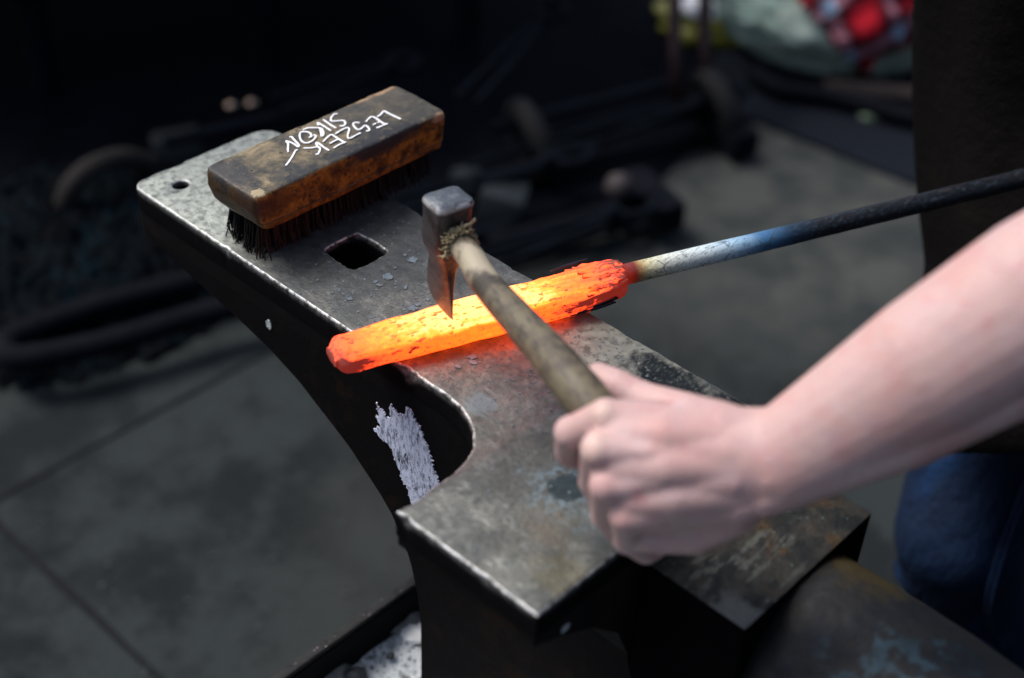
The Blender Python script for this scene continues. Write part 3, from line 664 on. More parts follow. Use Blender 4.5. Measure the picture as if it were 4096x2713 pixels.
def rod():
    m = Mat("tempered_rod", (.02, .022, .03), .45, .3)
    P0 = A0 + BD * (BL + .003)
    s = m.n("ShaderNodeVectorMath"); s.operation = 'SUBTRACT'; m.l(m.co, s.inputs[0]); s.inputs[1].default_value = tuple(P0)
    d = m.n("ShaderNodeVectorMath"); d.operation = 'DOT_PRODUCT'; m.l(s.outputs[0], d.inputs[0]); d.inputs[1].default_value = tuple(BD / .30)
    t = m.math('ADD', d.outputs["Value"], m.math('MULTIPLY', m.math('SUBTRACT', m.noise(90, 5, .65), .5), .035))
    f = .30
    m.col = m.ramp(t, [(.0, (.14, .010, .006)), (.048, (.16, .020, .010)), (.065, (.40, .24, .09)), (.09, (.66, .62, .36)), (.15, (.70, .74, .66)), (.27, (.66, .78, .82)), (.36, (.34, .54, .72)), (.44, (.06, .18, .36)), (.53, (.012, .035, .07)), (.62, (.008, .010, .015))])
    wh = m.step(t, .60, .45)
    m.over(m.math('MULTIPLY', m.step(m.noise(330, 5, .7), .60, .66), m.math('MULTIPLY', m.step(t, .24, .13), .95)), (.05, .015, .008))
    cr = m.stretch((.5, 1.4, 1.4), (0, 0, -.35))
    crk = m.step(m.voro(120, cr, 'DISTANCE_TO_EDGE'), .0, .06, True)
    m.over(m.math('MULTIPLY', m.math('MULTIPLY', crk, m.step(m.noise(60), .42, .6)), m.math('MULTIPLY', wh, .75)), (.04, .06, .09))
    m.over(m.math('MULTIPLY', m.step(m.noise(300, 6, .8, cr), .52, .62), .7), (.06, .09, .12))
    m.over(m.math('MULTIPLY', m.step(m.noise(160, 4, .7), .62, .70), m.step(t, .55, .7)), (.06, .03, .025))
    m.bump(m.noise(260, 6, .7), .0005); m.rough(m.noise(80), .35, .6)
    em = m.math('MULTIPLY', m.step(t, .075, .0), .16); m.b.inputs["Emission Color"].default_value = (1, .05, .01, 1); m.l(em, m.b.inputs["Emission Strength"])
    B = atd(2120, 472, 1.217); C = atd(2367, 412, 1.262); P1 = A0 + BD * (BL * .9); P1.z = .0185; P0.z = .0185
    mid = atd(1741, 572, 1.158); D = C + (C - B) * 1.05
    pts = catmull([P1, P1.lerp(B, .5), B, B.lerp(C, .5), C, D], 16); bm = bmesh.new()
    tube(bm, [p + Vector((0, 0, .0003 * noise.noise(p * 60))) for p in pts], [.0083 * (1 + .02 * noise.noise(p * 120)) for p in pts], 28)
    build("rod", bm, m.done(), fb)
    return pts
RODPTS = rod()

# ------------------------------------------------------------------ handled hot set
HC = Vector((.0445, .2325, 0)); HU = Vector((.974, -.225, 0)).normalized(); HV = Vector((-.225, -.974, 0)).normalized()
hs_ = empty("hot_set", tuple(HC + Vector((0, 0, .026)))); tag(hs_, "dark wedge shaped hot set on a worn wooden handle, edge resting on the glowing billet", "hot set")
def hotset():
    m = Mat("set_head_steel", (.10, .098, .10), .42, .75)
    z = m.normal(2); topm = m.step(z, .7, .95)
    m.over(m.step(m.noise(60, 5, .65), .42, .65), (.045, .042, .045)); m.over(m.step(m.noise(300, 5, .7), .60, .70), (.16, .15, .15))
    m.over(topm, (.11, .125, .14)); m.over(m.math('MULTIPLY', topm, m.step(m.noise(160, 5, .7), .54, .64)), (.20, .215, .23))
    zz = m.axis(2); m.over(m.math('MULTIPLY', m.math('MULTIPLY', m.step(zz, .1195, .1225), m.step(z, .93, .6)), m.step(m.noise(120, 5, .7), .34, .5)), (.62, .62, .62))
    m.bump(m.math('ADD', m.noise(95, 5, .6), m.math('MULTIPLY', m.noise(420, 5, .7), .3)), .0013, .9); m.rough(m.noise(70), .35, .6)
    secs = [(.0248, -.0030, .0128, .0002, 1), (.0255, -.0085, .0130, .0006, 1), (.0285, -.0165, .0127, .0012, 1), (.033, -.0210, .0122, .0019, .9), (.040, -.0232, .0117, .0028, .8), (.050, -.0215, .0110, .0040, .7), (.060, -.0185, .0105, .0052, .6),
            (.068, -.0155, .0110, .0066, .55), (.074, -.0120, .0125, .0088, .5), (.080, -.0112, .0140, .0115, .45), (.087, -.0118, .0150, .0140, .42), (.095, -.0125, .0155, .0152, .42), (.103, -.0120, .0150, .0152, .40), (.110, -.0110, .0140, .0148, .36), (.117, -.0108, .0142, .0150, .34), (.1215, -.0112, .0148, .0154, .32), (.1245, -.0100, .0136, .0142, .32), (.1256, -.0072, .0108, .0112, .4)]
    bm = bmesh.new(); rings = []; NA = 48
    for z, v0, v1, hu, ex in secs:
        vc, hv = (v0 + v1) / 2, (v1 - v0) / 2; r = []
        for a in range(NA):
            A = 2 * PI * a / NA; ca, sa = math.cos(A), math.sin(A)
            uu = math.copysign(abs(ca) ** ex, ca) * hu; vv = vc + math.copysign(abs(sa) ** ex, sa) * hv
            p = HC + HU * uu + HV * vv; p.z = z + .0006 * fbm((uu, vv, z), 90)
            if z > .075: p += (HU * ca + HV * sa) * .0007 * fbm(p, 110)
            r.append(p)
        rings.append(r)
    loft(bm, rings); build("head", bm, m.done(), hs_, angle=42)
    w = Mat("handle_wood", (.13, .11, .070), .55, 0, .4); P1 = HC + HV * .010 + Vector((0, 0, .094)); P2 = atd(1129, 662, .976); P3 = atd(1245, 791, .921); P4 = atd(1330, 893, .882); P5 = atd(1430, 1015, .866); P6 = atd(1490, 1090, .864)
    dd = (P4 - P2).normalized(); rot = math.atan2(dd.y, dd.x)
    mp = w.n("ShaderNodeMapping"); mp.vector_type = 'TEXTURE'; mp.inputs["Rotation"].default_value = (0, 0, rot); mp.inputs["Scale"].default_value = (9, 1, 1); w.l(w.co, mp.inputs[0])
    w.over(w.step(w.noise(60, 5, .6), .42, .62), (.075, .062, .046)); w.over(w.step(w.noise(240, 5, .65, mp.outputs[0]), .52, .68), (.045, .038, .030))
    w.over(w.step(w.noise(26, 6, .65), .50, .64), (.040, .034, .026)); w.over(w.math('MULTIPLY', w.step(w.noise(48, 7, .7), .56, .66), .7), (.19, .155, .085)); w.over(w.step(w.noise(300, 5, .7), .62, .70), (.025, .020, .015)); w.over(w.blob(tuple(HC + HV * .045 + Vector((-.004, 0, .098))), (.010, .020, .02), .5, 90, .4), (.34, .30, .22))
    w.bump(w.noise(260, 5, .65, mp.outputs[0]), .0007, .8); w.rough(w.noise(50), .42, .7)
    pts = catmull([P1 - HV * .020, P1, HC + HV * .032 + Vector((0, 0, .0935)), P2, P3, P4, P5, P6], 10); bm = bmesh.new()
    rad = []
    for i, p in enumerate(pts):
        d = (p - P1).length; rad.append((.0082 + (.0009 if d > .008 else 0) + .0052 * min(1, d / .19)) * (1 + .03 * noise.noise(p * 45)))
    rad[0] *= .8; rad[-1] *= .75
    tube(bm, pts, rad, 28, flat=1.0); build("handle", bm, w.done(), hs_)
    # frayed wood fibres driven up round the eye
    fm = simple("frayed_fibre", (.42, .35, .20), .7, var=.5, scale=300, bump=0); bm = bmesh.new(); random.seed(21)
    for k in range(120):
        a = random.uniform(-.5, PI + .75) if k % 4 else random.uniform(.6, 1.6); rr = .0098 + random.uniform(-.0012, .0018)
        base = HC + HV * random.uniform(.0150, .0185) + HU * math.cos(a + PI / 2 * 0) * rr * -1 + Vector((0, 0, .0945 + math.sin(a) * rr)); p = base; pts = [p]
        out = HU * -math.cos(a) + Vector((0, 0, math.sin(a))); v = out * random.uniform(.2, .8) + HV * random.uniform(-.1, .8) + Vector((0, 0, random.uniform(0, .9 if math.sin(a) > .3 else .1)))
        for q in range(5):
            v += Vector([random.gauss(0, .45) for _ in range(3)]); p = p + v.normalized() * random.uniform(.0008, .0017); pts.append(p)
        tube(bm, pts, [.00055, .0006, .0006, .0005, .0004, .0003], 5)
    for k in range(2):  # the long curl reaching to the right
        pts = [HC + HV * .016 + HU * (.001 + .0015 * k) + Vector((0, 0, .103)), HC + HV * .018 + HU * .004 + Vector((0, 0, .108 + .001 * k)), HC + HV * .018 + HU * .009 + Vector((0, 0, .1095)), HC + HV * .017 + HU * .0135 + Vector((0, 0, .1105 + .001 * k))]
        tube(bm, catmull(pts, 4), [.0011] * 13, 6)
    build("frayed_fibres", bm, fm, hs_)
hotset()

# ------------------------------------------------------------------ loose forge scale on the face
sc = simple("forge_scale", (.13, .17, .20), .45, .35, var=.35, scale=500)
FLAB = [("largest pale flake with ragged points beside the hot set head", .0052), ("broad pointed pale flake between the square hole and the hot set", .0060), ("small dark flake left of the broad pointed flake", .0025), ("small square flake just below the broad pointed flake", .0028),
        ("long thin sliver of scale in the middle of the face", .0035), ("curled flake near the left worn edge of the face", .0028), ("wide grey flake close to the glowing billet", .0050), ("grey flake next to the wide flake by the billet", .0032), ("dull flake behind the blade of the hot set", .0030),
        ("pale flake touching the far side of the glowing billet", .0035), ("little ring shaped flake in the orange glow", .0032), ("rounded grey flake in the orange glow beside the handle", .0045), ("wedge shaped flake nearest the viewer in the glow", .0040), ("tiny pale chip above the largest flake", .0022), ("tiny chip below the left corner of the square hole", .0016), ("narrow chip between square hole and billet", .0022)]
for n, ((fx, fy), (lab, r)) in enumerate(zip(FL, FLAB)):
    bm = bmesh.new(); vs = []; N = 22
    for k in range(N):
        a = 2 * PI * k / N; rr = r * (.62 + .75 * abs(noise.noise(Vector((math.cos(a) * 1.8, math.sin(a) * 1.8, n * 3.1)))) + .22 * noise.noise(Vector((math.cos(a) * 6, math.sin(a) * 6, n * 2.3))))
        el = .5 if "sliver" in lab or "narrow" in lab else .8
        vs.append(bm.verts.new((rr * math.cos(a), rr * math.sin(a) * el, .0004 + .0006 * abs(noise.noise(Vector((math.cos(a), math.sin(a), n)))))))
    bm.faces.new(vs); g = bmesh.ops.extrude_face_region(bm, geom=bm.faces[:])
    for v in g['geom']:
        if isinstance(v, bmesh.types.BMVert): v.co.z -= .00035
    o = build("scale_flake", bm, sc, smooth=False); o.location = (fx, fy, .0002); o.rotation_euler = (0, 0, n * 1.7)
    tag(o, lab, "scale flake", "flakes of forge scale on the anvil face")
def dust():
    bm = bmesh.new(); random.seed(4); n = 0
    while n < 900:
        x = random.uniform(.004, W - .004) if random.random() < .85 else random.uniform(-.1, .05); y = random.triangular(.0, .42, .27) if x > 0 else random.uniform(.003, .11)
        if (hx - .003 < x < hx + hs + .003 and hy - .003 < y < hy + hs + .003): continue
        if abs((Vector((x, y, 0)) - A0).dot(BN)) < .021: continue
        r = random.choice((.00025, .0004, .0004, .0007, .0012)); a0 = random.random() * 6
        vs = [bm.verts.new((x + r * random.uniform(.6, 1.2) * math.cos(a0 + k * 1.256), y + r * random.uniform(.6, 1.2) * math.sin(a0 + k * 1.256), .0004)) for k in range(5)]; bm.faces.new(vs)
        n += 1
    g = bmesh.ops.extrude_face_region(bm, geom=bm.faces[:])
    for v in g['geom']:
        if isinstance(v, bmesh.types.BMVert): v.co.z -= .0003
    o = build("scale_dust", bm, sc, smooth=False); tag(o, "fine grey scale dust and crumbs over the anvil face", "scale dust", kind="stuff")
dust()
# ------------------------------------------------------------------ dark clutter of the smithy behind
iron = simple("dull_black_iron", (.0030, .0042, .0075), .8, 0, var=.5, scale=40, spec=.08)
iron2 = simple("dark_blue_iron", (.003, .005, .0085), .85, 0, var=.5, scale=30, spec=.06)
def fl(px, py, z=-.8): return at(px, py, z)
def plate_floor():
    m = simple("black_floor_sheet", (.0030, .0042, .0072), .9, 0, var=.5, scale=9, bump=.002, spec=.03)  # near-black sheet laid over the floor at the back
    P = [fl(-350, 985), (fl(0, 862)), fl(300, 790), fl(480, 722), fl(760, 668), fl(1150, 606), fl(1330, 566), fl(1470, 470), fl(1560, 372), fl(1740, 282), fl(1700, 215), fl(1640, 100), fl(1640, -100), fl(1900, -500), fl(-1300, -700), fl(-1700, 500)]
    bm = bmesh.new(); D = []
    for i, (a, b) in enumerate(zip(P, P[1:] + P[:1])):
        for k in range(6): q = a.lerp(b, k / 6); D.append(bm.verts.new((q.x + .012 * noise.noise(q * 9), q.y + .012 * noise.noise(q * 9 + Vector((5, 0, 0))), -.794)))
    f = bm.faces.new(D); g = bmesh.ops.extrude_face_region(bm, geom=[f])
    for v in g['geom']:
        if isinstance(v, bmesh.types.BMVert): v.co.z -= .012
    bmesh.ops.triangulate(bm, faces=[f for f in bm.faces if len(f.verts) > 4])
    o = build("dark_floor_area", bm, m, smooth=False); tag(o, kind='structure')
plate_floor()
def coal():
    m = Mat("coal", (.0012, .0032, .0050), .7, 0, .06); m.over(m.step(m.noise(30, 4, .6), .52, .65), (.002, .011, .017)); m.over(m.step(m.noise(9, 4), .5, .65), (.002, .003, .0045)); m.bump(m.noise(60, 5, .7), .01); mt = m.done()  # blue glints painted into the coal's colour
    bm = bmesh.new(); c = fl(170, 610); n = 90; V = []
    for i in range(n + 1):
        r = []
        for j in range(n + 1):
            u, v = -1 + 2 * i / n, -1 + 2 * j / n; d = math.hypot(u, v); x, y = c.x + u * .42, c.y + v * .36
            h = max(0, 1 - d * d * 1.05) ; r.append(bm.verts.new((x, y, -.83 + .13 * h + .035 * h ** .3 * abs(noise.noise(Vector((x * 28, y * 28, 1)))) + (.02 * h ** .3 * noise.noise(Vector((x * 60, y * 60, 4)))))))
        V.append(r)
    for i in range(n):
        for j in range(n): bm.faces.new((V[i][j], V[i + 1][j], V[i + 1][j + 1], V[i][j + 1]))
    tag(build("coal_heap", bm, mt, smooth=False), "heap of black coal with painted blue glints behind the anvil heel", "coal", kind="stuff")
coal()
def single(name, lab, cat, bm, m, group=None, angle=40): return tag(build(name, bm, m, angle=angle), lab, cat, group)
# long hairpin bar lying at the left
bm = bmesh.new(); z = -.73
tube(bm, catmull([at(620, 600, z), at(480, 640, z), at(250, 700, z), at(60, 765, z), at(12, 800, z), at(50, 828, z), at(250, 790, z), at(480, 722, z), at(640, 690, z)], 8), .020, 12)
single("bent_bar", "long black bar bent into a narrow hairpin loop on the floor", "bar", bm, iron)
bm = bmesh.new(); tube(bm, catmull([at(140, 500, -.72), at(165, 430, -.66), at(215, 385, -.64), at(285, 365, -.66), at(345, 378, -.7)], 8), .018, 12)
single("rusty_hoop", "dull brown rusty hoop standing out of the coal", "hoop", bm, simple("rust_brown", (.007, .0048, .0042), .9, var=.3, scale=20))
# hearth body
def hearth():
    h = empty("forge_hearth", (1.1, 2.3, -.8)); tag(h, "big black steel forge hearth filling the dark back of the smithy", "forge")
    a = fl(-500, 330); b = fl(1150, 120); d = (b - a).normalized(); nrm = Vector((-d.y, d.x, 0)); rot = Matrix(((d.x, nrm.x, 0), (d.y, nrm.y, 0), (0, 0, 1)))
    Lh = (b - a).length; c = (a + b) / 2
    bm = bmesh.new(); ct = c + nrm * .45 + Vector((0, 0, .62)); box(bm, ct - Vector((Lh / 2, .42, .40)), ct + Vector((Lh / 2, .42, .40)), rot, bevel=.02); build("hearth_box", bm, iron, h, angle=40)
    bm = bmesh.new(); ct2 = c + nrm * .40 + Vector((0, 0, 1.04)); box(bm, ct2 - Vector((Lh / 2 + .04, .5, .02)), ct2 + Vector((Lh / 2 + .04, .5, .02)), rot, bevel=.01); build("rim", bm, iron, h, angle=40)
    for s in (-.47, -.16, .16, .47):
        for q in (.08, .80):
            bm = bmesh.new(); p = c + d * (Lh * s) + nrm * q; tube(bm, [p + Vector((0, 0, -.0)), p + Vector((0, 0, .25))], .03, 10); build("leg", bm, iron, h, angle=40)
    for t in (.22, .5, .8):
        bm = bmesh.new(); p0 = a + d * (Lh * (t - .12)) + nrm * .0 + Vector((0, 0, .30 + .05 * t)); p1 = a + d * (Lh * (t + .12)) + Vector((0, 0, .33 + .05 * t)); tube(bm, [p0, p1], .012, 10); build("rail", bm, iron2, h, angle=40)
hearth()
brass = Mat("polished_brass", (.50, .36, .26), .22, 1).done()
for i, (px, py) in enumerate(((534, 246), (581, 241))):
    p = fl(px, py, -.70); t = empty("hearth_bolt", tuple(p)); tag(t, ("left" if i == 0 else "right") + " of the two small shiny brass headed bolts in the dark behind the brush", "bolt", "pair of brass headed bolts")
    bm = bmesh.new(); bmesh.ops.create_uvsphere(bm, u_segments=24, v_segments=16, radius=.012); bmesh.ops.translate(bm, vec=p, verts=bm.verts); build("bolt_head", bm, brass, t)
    bm = bmesh.new(); tube(bm, [p + Vector((.004, .006, -.012)), p + Vector((.004, .006, -.095))], .005, 10); build("shank", bm, iron, t)
# tongs and tools lying parallel
def tongs(p0, p1, spread, lab, r=.008, bar=iron2, z=.0):
    t = empty("tongs", tuple(p0)); tag(t, lab, "tongs", "blacksmith tongs in the dark background")
    d = (p1 - p0).normalized(); s = Vector((-d.y, d.x, 0)); Lg = (p1 - p0).length
    for k in (-1, 1):
        bm = bmesh.new(); tube(bm, catmull([p0 + s * spread * k, p0 + d * Lg * .4 + s * spread * .8 * k, p0 + d * Lg * .80 + s * .004 * k, p0 + d * Lg * .86 - s * .02 * k, p0 + d * Lg * .93 - s * .028 * k, p1 - s * .006 * k], 6), [r * (.8 + .5 * i / 30) for i in range(31)], 10)
        build("rein", bm, bar, t)
    bm = bmesh.new(); q = p0 + d * Lg * .81; tube(bm, [q + Vector((0, 0, -.014)), q + Vector((0, 0, .016))], .013, 14); build("rivet", bm, bar, t)
for i, (a, b, z, sp) in enumerate((((880, 700), (1520, 455), -.72, .030), ((1050, 640), (1490, 500), -.76, .018), ((1100, 400), (1720, 205), -.70, .028), ((760, 520), (1370, 345), -.70, .022), ((640, 240), (960, 135), -.62, .025), ((1080, 230), (1290, 10), -.6, .02))):
    tongs(fl(*a, z), fl(*b, z), sp, ["tongs lying nearest behind the anvil face", "short tongs beside the nearest tongs", "long tongs pointing at the trolley wheel", "tongs lying behind the wire brush end", "tongs with a blue glint beyond the brush", "tongs leaning steeply in the black background"][i])
def sledge(head, dirp, lab, s=1.0, m=iron):
    t = empty("sledge_hammer", tuple(head)); tag(t, lab, "hammer", "sledge hammers lying behind the anvil"); d = (dirp - head).normalized(); n = Vector((-d.y, d.x, 0)).normalized()
    rot = Matrix(((n.x, d.x, 0), (n.y, d.y, 0), (0, 0, 1))); bm = bmesh.new(); box(bm, head - Vector((.075, .03, .03)) * s, head + Vector((.075, .03, .03)) * s, rot, bevel=.012 * s); build("head", bm, m, t, angle=40)
    bm = bmesh.new(); tube(bm, [head, head + d * .3 + Vector((0, 0, .0)), dirp], [.014, .013, .016], 12); build("handle", bm, m, t)
sledge(fl(1505, 462, -.745), fl(1130, 560, -.75), "sledge hammer with its round head end on the grey floor")
sledge(fl(1680, 300, -.76), fl(1180, 420, -.77), "sledge hammer with its head below the trolley wheel")
bm = bmesh.new(); bmesh.ops.create_uvsphere(bm, u_segments=20, v_segments=12, radius=.026); o = build("rusty_knob", bm, simple("dusty_pink_iron", (.022, .016, .018), .7, var=.2)); o.location = fl(1430, 432, -.70); o.name = "iron_ball"; tag(o, "dull pinkish round iron ball above the sledge hammer head", "iron ball")
for i, (a, b, z, r) in enumerate((((300, 570), (700, 440), -.72, .010), ((380, 330), (900, 215), -.66, .012), ((940, 590), (1180, 520), -.74, .012), ((1130, 300), (1560, 190), -.68, .011), ((1280, 560), (1560, 490), -.775, .013))):
    bm = bmesh.new(); tube(bm, [fl(*a, z), fl(*b, z)], r, 10)
    single("iron_bar", ["thin dark bar left of the anvil heel", "dark bar behind the brass knobs", "short dark bar beyond the square hole", "straight dark bar leading to the trolley", "dark bar lying beside the sledge hammer head"][i], "iron bar", bm, iron2, "straight iron bars among the tools")
# two dull grey blocks catching light among the tools
for i, (px, py, s) in enumerate(((1160, 470, .05), (1085, 420, .03), (410, 345, .045))):
    bm = bmesh.new(); p = fl(px, py, -.74); box(bm, p - Vector((s, s * .8, s * .7)), p + Vector((s, s * .8, s * .7)), Euler((.2, .1, .6 + i)).to_matrix(), bevel=.008)
    single("swage_block", ["grey green steel block in the middle of the dark tools", "small steel block just behind the grey green block", "dark blue steel block beyond the anvil heel"][i], "steel block", bm, simple("block_steel", (.010, .015, .018), .6, .2, var=.3), "steel blocks among the tools")
# red trolley with a wheel
def trolley():
    t = empty("hand_truck", tuple(fl(1640, 300))); tag(t, "red framed hand truck with black wheels behind the tongs", "hand truck")
    red = simple("dark_red_paint", (.012, .001, .0018), .5, var=.3); rub = simple("tyre_rubber", (.003, .0035, .0055), .85, var=.3, bump=.001, spec=.3)
    c = fl(1655, 255, -.73); ax = (fl(1655, 255, -.73) - fl(1500, 180, -.73)).normalized(); ax = Vector((ax.x, ax.y, 0)).normalized()
    ax = Vector((.80, -.35, 0.25)).normalized(); a, b, _ = frame(ax)
    for k, cc in enumerate((c, c - Vector((ax.x, ax.y, 0)) * .42)):
        w = empty("wheel", tuple(cc)); w.parent = t; w.matrix_parent_inverse = Matrix.Translation(t.location).inverted()
        bm = bmesh.new(); tube(bm, [cc + a * math.cos(q) * .068 + b * math.sin(q) * .068 for q in [2 * PI * i / 40 for i in range(41)]], .022, 14, cap=False)
        build("tyre", bm, rub, t); 
        bm = bmesh.new(); tube(bm, [cc - ax * .012, cc + ax * .012], .044, 28); tube(bm, [cc - ax * .03, cc + ax * .034], .014, 16); build("wheel_rim", bm, iron2, t, angle=40)
        bpy.data.objects.remove(w)
    for k in (0, 1):
        base = c - Vector((ax.x, ax.y, 0)) * (.02 + .07 * k) + Vector((0, 0, .0)); bm = bmesh.new(); top = base + Vector((.25, .35, 1.0)); tube(bm, [base, base + Vector((.03, .05, .12)), top], .014, 12); build("frame_tube", bm, red, t)
    bm = bmesh.new(); tube(bm, [c, c - Vector((ax.x, ax.y, 0)) * .42], .01, 10); build("axle", bm, iron, t)
    for h in (.3, .6, .9):
        bm = bmesh.new(); p = c - Vector((ax.x, ax.y, 0)) * .02 + Vector((.25, .35, 1.0)) * h; tube(bm, [p, p - Vector((ax.x, ax.y, 0)) * .07], .010, 10); build("crossbar", bm, red, t)
trolley()

# floor mat, sack, shirt and packaging at the upper right
def matt():
    m = Mat("ribbed_rubber", (.007, .009, .0135), .9, 0, .04); w = m.n("ShaderNodeTexWave"); w.inputs["Scale"].default_value = 14; w.inputs["Distortion"].default_value = .3; m.l(m.co, w.inputs[0])
    m.over(m.step(w.outputs[1], .3, .8), (.013, .017, .024)); m.over(m.step(m.noise(12), .5, .7), (.006, .0075, .011)); m.bump(w.outputs[1], .004)
    P = [fl(1690, 262), fl(2120, 436), fl(2420, 560), fl(2600, 350), fl(2400, 120), fl(2110, 60), fl(1760, 60), fl(1640, 150)]
    bm = bmesh.new(); vs = [bm.verts.new((p.x, p.y, -.789)) for p in P]; f = bm.faces.new(vs); g = bmesh.ops.extrude_face_region(bm, geom=[f])
    for v in g['geom']:
        if isinstance(v, bmesh.types.BMVert): v.co.z -= .0105
    o = build("floor_mat", bm, m.done(), smooth=False); tag(o, "dark blue grey ribbed rubber mat on the floor by the sack", "mat")
matt()
SC = fl(2010, 175) + Vector((.18, .16, .155)); SR = Vector((.40, .33, .21))
def sackpt(dirv):
    n = dirv.normalized(); q = Vector((n.x * SR.x, n.y * SR.y, n.z * SR.z)); k = 1 + .10 * noise.noise(n * 1.7 + Vector((3, 1, 2))) + .05 * noise.noise(n * 4.5) + .018 * noise.noise(n * 13)
    p = SC + q * k; p.z = max(p.z, -.783); return p
def sack():
    m = Mat("pale_green_cloth", (.42, .52, .45), .85, 0, .2); m.over(m.step(m.noise(6, 5, .6), .42, .62), (.26, .37, .33)); m.over(m.step(m.noise(14, 5, .6), .56, .7), (.52, .60, .52)); m.bump(m.noise(20, 6, .7), .006)
    bm = bmesh.new(); bmesh.ops.create_icosphere(bm, subdivisions=6, radius=1)
    for v in bm.verts: v.co = sackpt(v.co)
    tag(build("cloth_sack", bm, m.done()), "slumped pale green cloth sack on the floor at the back", "sack")
sack()
def drape(name, poly, off, mat, lab, cat, n=46, fold=.006):
    """cloth lying on the sack: an outline seen on it, laid over its surface"""
    xs = [p[0] for p in poly]; ys = [p[1] for p in poly]; x0, x1, y0, y1 = min(xs), max(xs), min(ys), max(ys); uvl = []
    def inside(x, y):
        c = False
        for (ax, ay), (bx, by) in zip(poly, poly[1:] + poly[:1]):
            if (ay > y) != (by > y) and x < (bx - ax) * (y - ay) / (by - ay) + ax: c = not c
        return c
    bm = bmesh.new(); V = {}
    for i in range(n + 1):
        for j in range(n + 1):
            x, y = x0 + (x1 - x0) * i / n, y0 + (y1 - y0) * j / n
            if not inside(x, y): continue
            o = CAMP; d = (atd(x, y, 1) - CAMP).normalized(); oc = Vector(((o.x - SC.x) / SR.x, (o.y - SC.y) / SR.y, (o.z - SC.z) / SR.z)); dd = Vector((d.x / SR.x, d.y / SR.y, d.z / SR.z))
            A, B, C_ = dd.dot(dd), 2 * oc.dot(dd), oc.dot(oc) - 1.0; disc = B * B - 4 * A * C_
            if disc < 0: continue
            t = (-B - math.sqrt(disc)) / 2 / A; p = o + d * t; nv = Vector(((p.x - SC.x) / SR.x, (p.y - SC.y) / SR.y, (p.z - SC.z) / SR.z))
            q = sackpt(nv); out = (q - SC).normalized(); V[i, j] = bm.verts.new(q + out * (off + fold * (1 + noise.noise(q * 14)) + .5 * fold * noise.noise(q * 40)))
    for (i, j) in list(V):
        if all(k in V for k in ((i + 1, j), (i + 1, j + 1), (i, j + 1))): bm.faces.new((V[i, j], V[i + 1, j], V[i + 1, j + 1], V[i, j + 1]))
    bmesh.ops.delete(bm, geom=[v for v in bm.verts if not v.link_faces], context='VERTS')
    g = bmesh.ops.extrude_face_region(bm, geom=bm.faces[:])
    for v in g['geom']:
        if isinstance(v, bmesh.types.BMVert): v.co += (v.co - SC).normalized() * -.008
    return tag(build(name, bm, mat), lab, cat)
def plaid():
    m = Mat("red_plaid", (.42, .008, .020), .85, 0, .2); 
    def dot(v, o):
        d = m.n("ShaderNodeVectorMath"); d.operation = 'DOT_PRODUCT'; m.l(m.co, d.inputs[0]); d.inputs[1].default_value = v; return m.math('ADD', m.math('ADD', d.outputs["Value"], o), m.math('MULTIPLY', m.noise(5, 2, .5), .08))
    AX = (dot((.81, -.42, .42), .03), dot((-.12, .70, .70), .05))
    def band(ax, per, lo, hi):
        f = m.math('FRACT', m.math('MULTIPLY', AX[ax], per)); a = m.step(f, lo, lo + .04); b = m.step(f, hi, hi - .04, False); return m.math('MULTIPLY', a, m.math('SUBTRACT', 1, m.step(f, hi - .04, hi)))
    for ax in (0, 1):
        m.over(m.math('MULTIPLY', band(ax, 8.6, .05, .60), .75), (.020, .006, .012))
        m.over(m.math('MULTIPLY', band(ax, 8.6, .22, .44), .65), (.45, .22, .28))
    bb = m.math('MULTIPLY', band(0, 8.6, .20, .46), band(1, 8.6, .20, .46)); m.over(bb, (.30, .45, .60)); m.over(m.math('MULTIPLY', bb, m.step(m.noise(60), .5, .6)), (.02, .10, .22))
    m.bump(m.noise(30, 5), .006); return m.done()
drape("plaid_shirt", [(1800, -160), (1850, -5), (1905, 60), (1945, 115), (1985, 172), (2010, 168), (2050, 135), (2105, 112), (2250, 90), (2400, -20), (2380, -200)], .012, plaid(), "red blue and white plaid shirt draped over the green sack", "shirt", fold=.008)
def pack():
    t = empty("packaging", tuple(fl(1690, 60))); tag(t, "crumpled yellow and white packet lying left of the green sack", "packet")
    ye = simple("yellow_plastic", (.20, .19, .008), .45, var=.4, scale=12); wh = simple("white_plastic", (.75, .76, .80), .5, var=.12, scale=9)
    for nm, c, r, mt, sd_ in (("lower_wrapper", fl(1692, 72) + Vector((0, 0, .03)), (.20, .10, .045), ye, 3), ("upper_wrapper", fl(1690, 84) + Vector((.0, .0, .085)), (.14, .055, .035), wh, 8)):
        bm = bmesh.new(); bmesh.ops.create_icosphere(bm, subdivisions=4, radius=1); ang = -.55
        for v in bm.verts:
            n = v.co.copy(); k = 1 + .25 * noise.noise(n * 1.6 + Vector((sd_, 0, 0))) + .08 * noise.noise(n * 5); x, y = n.x * r[0] * k, n.y * r[1] * k
            v.co = c + Vector((x * math.cos(ang) - y * math.sin(ang), x * math.sin(ang) + y * math.cos(ang), max(-.03, n.z * r[2] * k)))
        build(nm, bm, mt, t)
pack()
bm = bmesh.new(); tube(bm, catmull([fl(1740, 170, -.765), fl(1800, 205, -.765), fl(1870, 216, -.765), (fl(1930, 226, -.765)), fl(2000, 243, -.765), fl(2120, 275, -.765), fl(2300, 300, -.765)], 6), .020, 12)
single("rubber_hose", "thick black rubber hose lying along the foot of the sack", "hose", bm, iron)
bm = bmesh.new(); tube(bm, [fl(1905, 200, -.77), fl(2300, 232, -.77)], .018, 8); single("wooden_batten", "brown wooden batten between the hose and the sack", "batten", bm, simple("brown_batten", (.13, .09, .07), .8, var=.3))
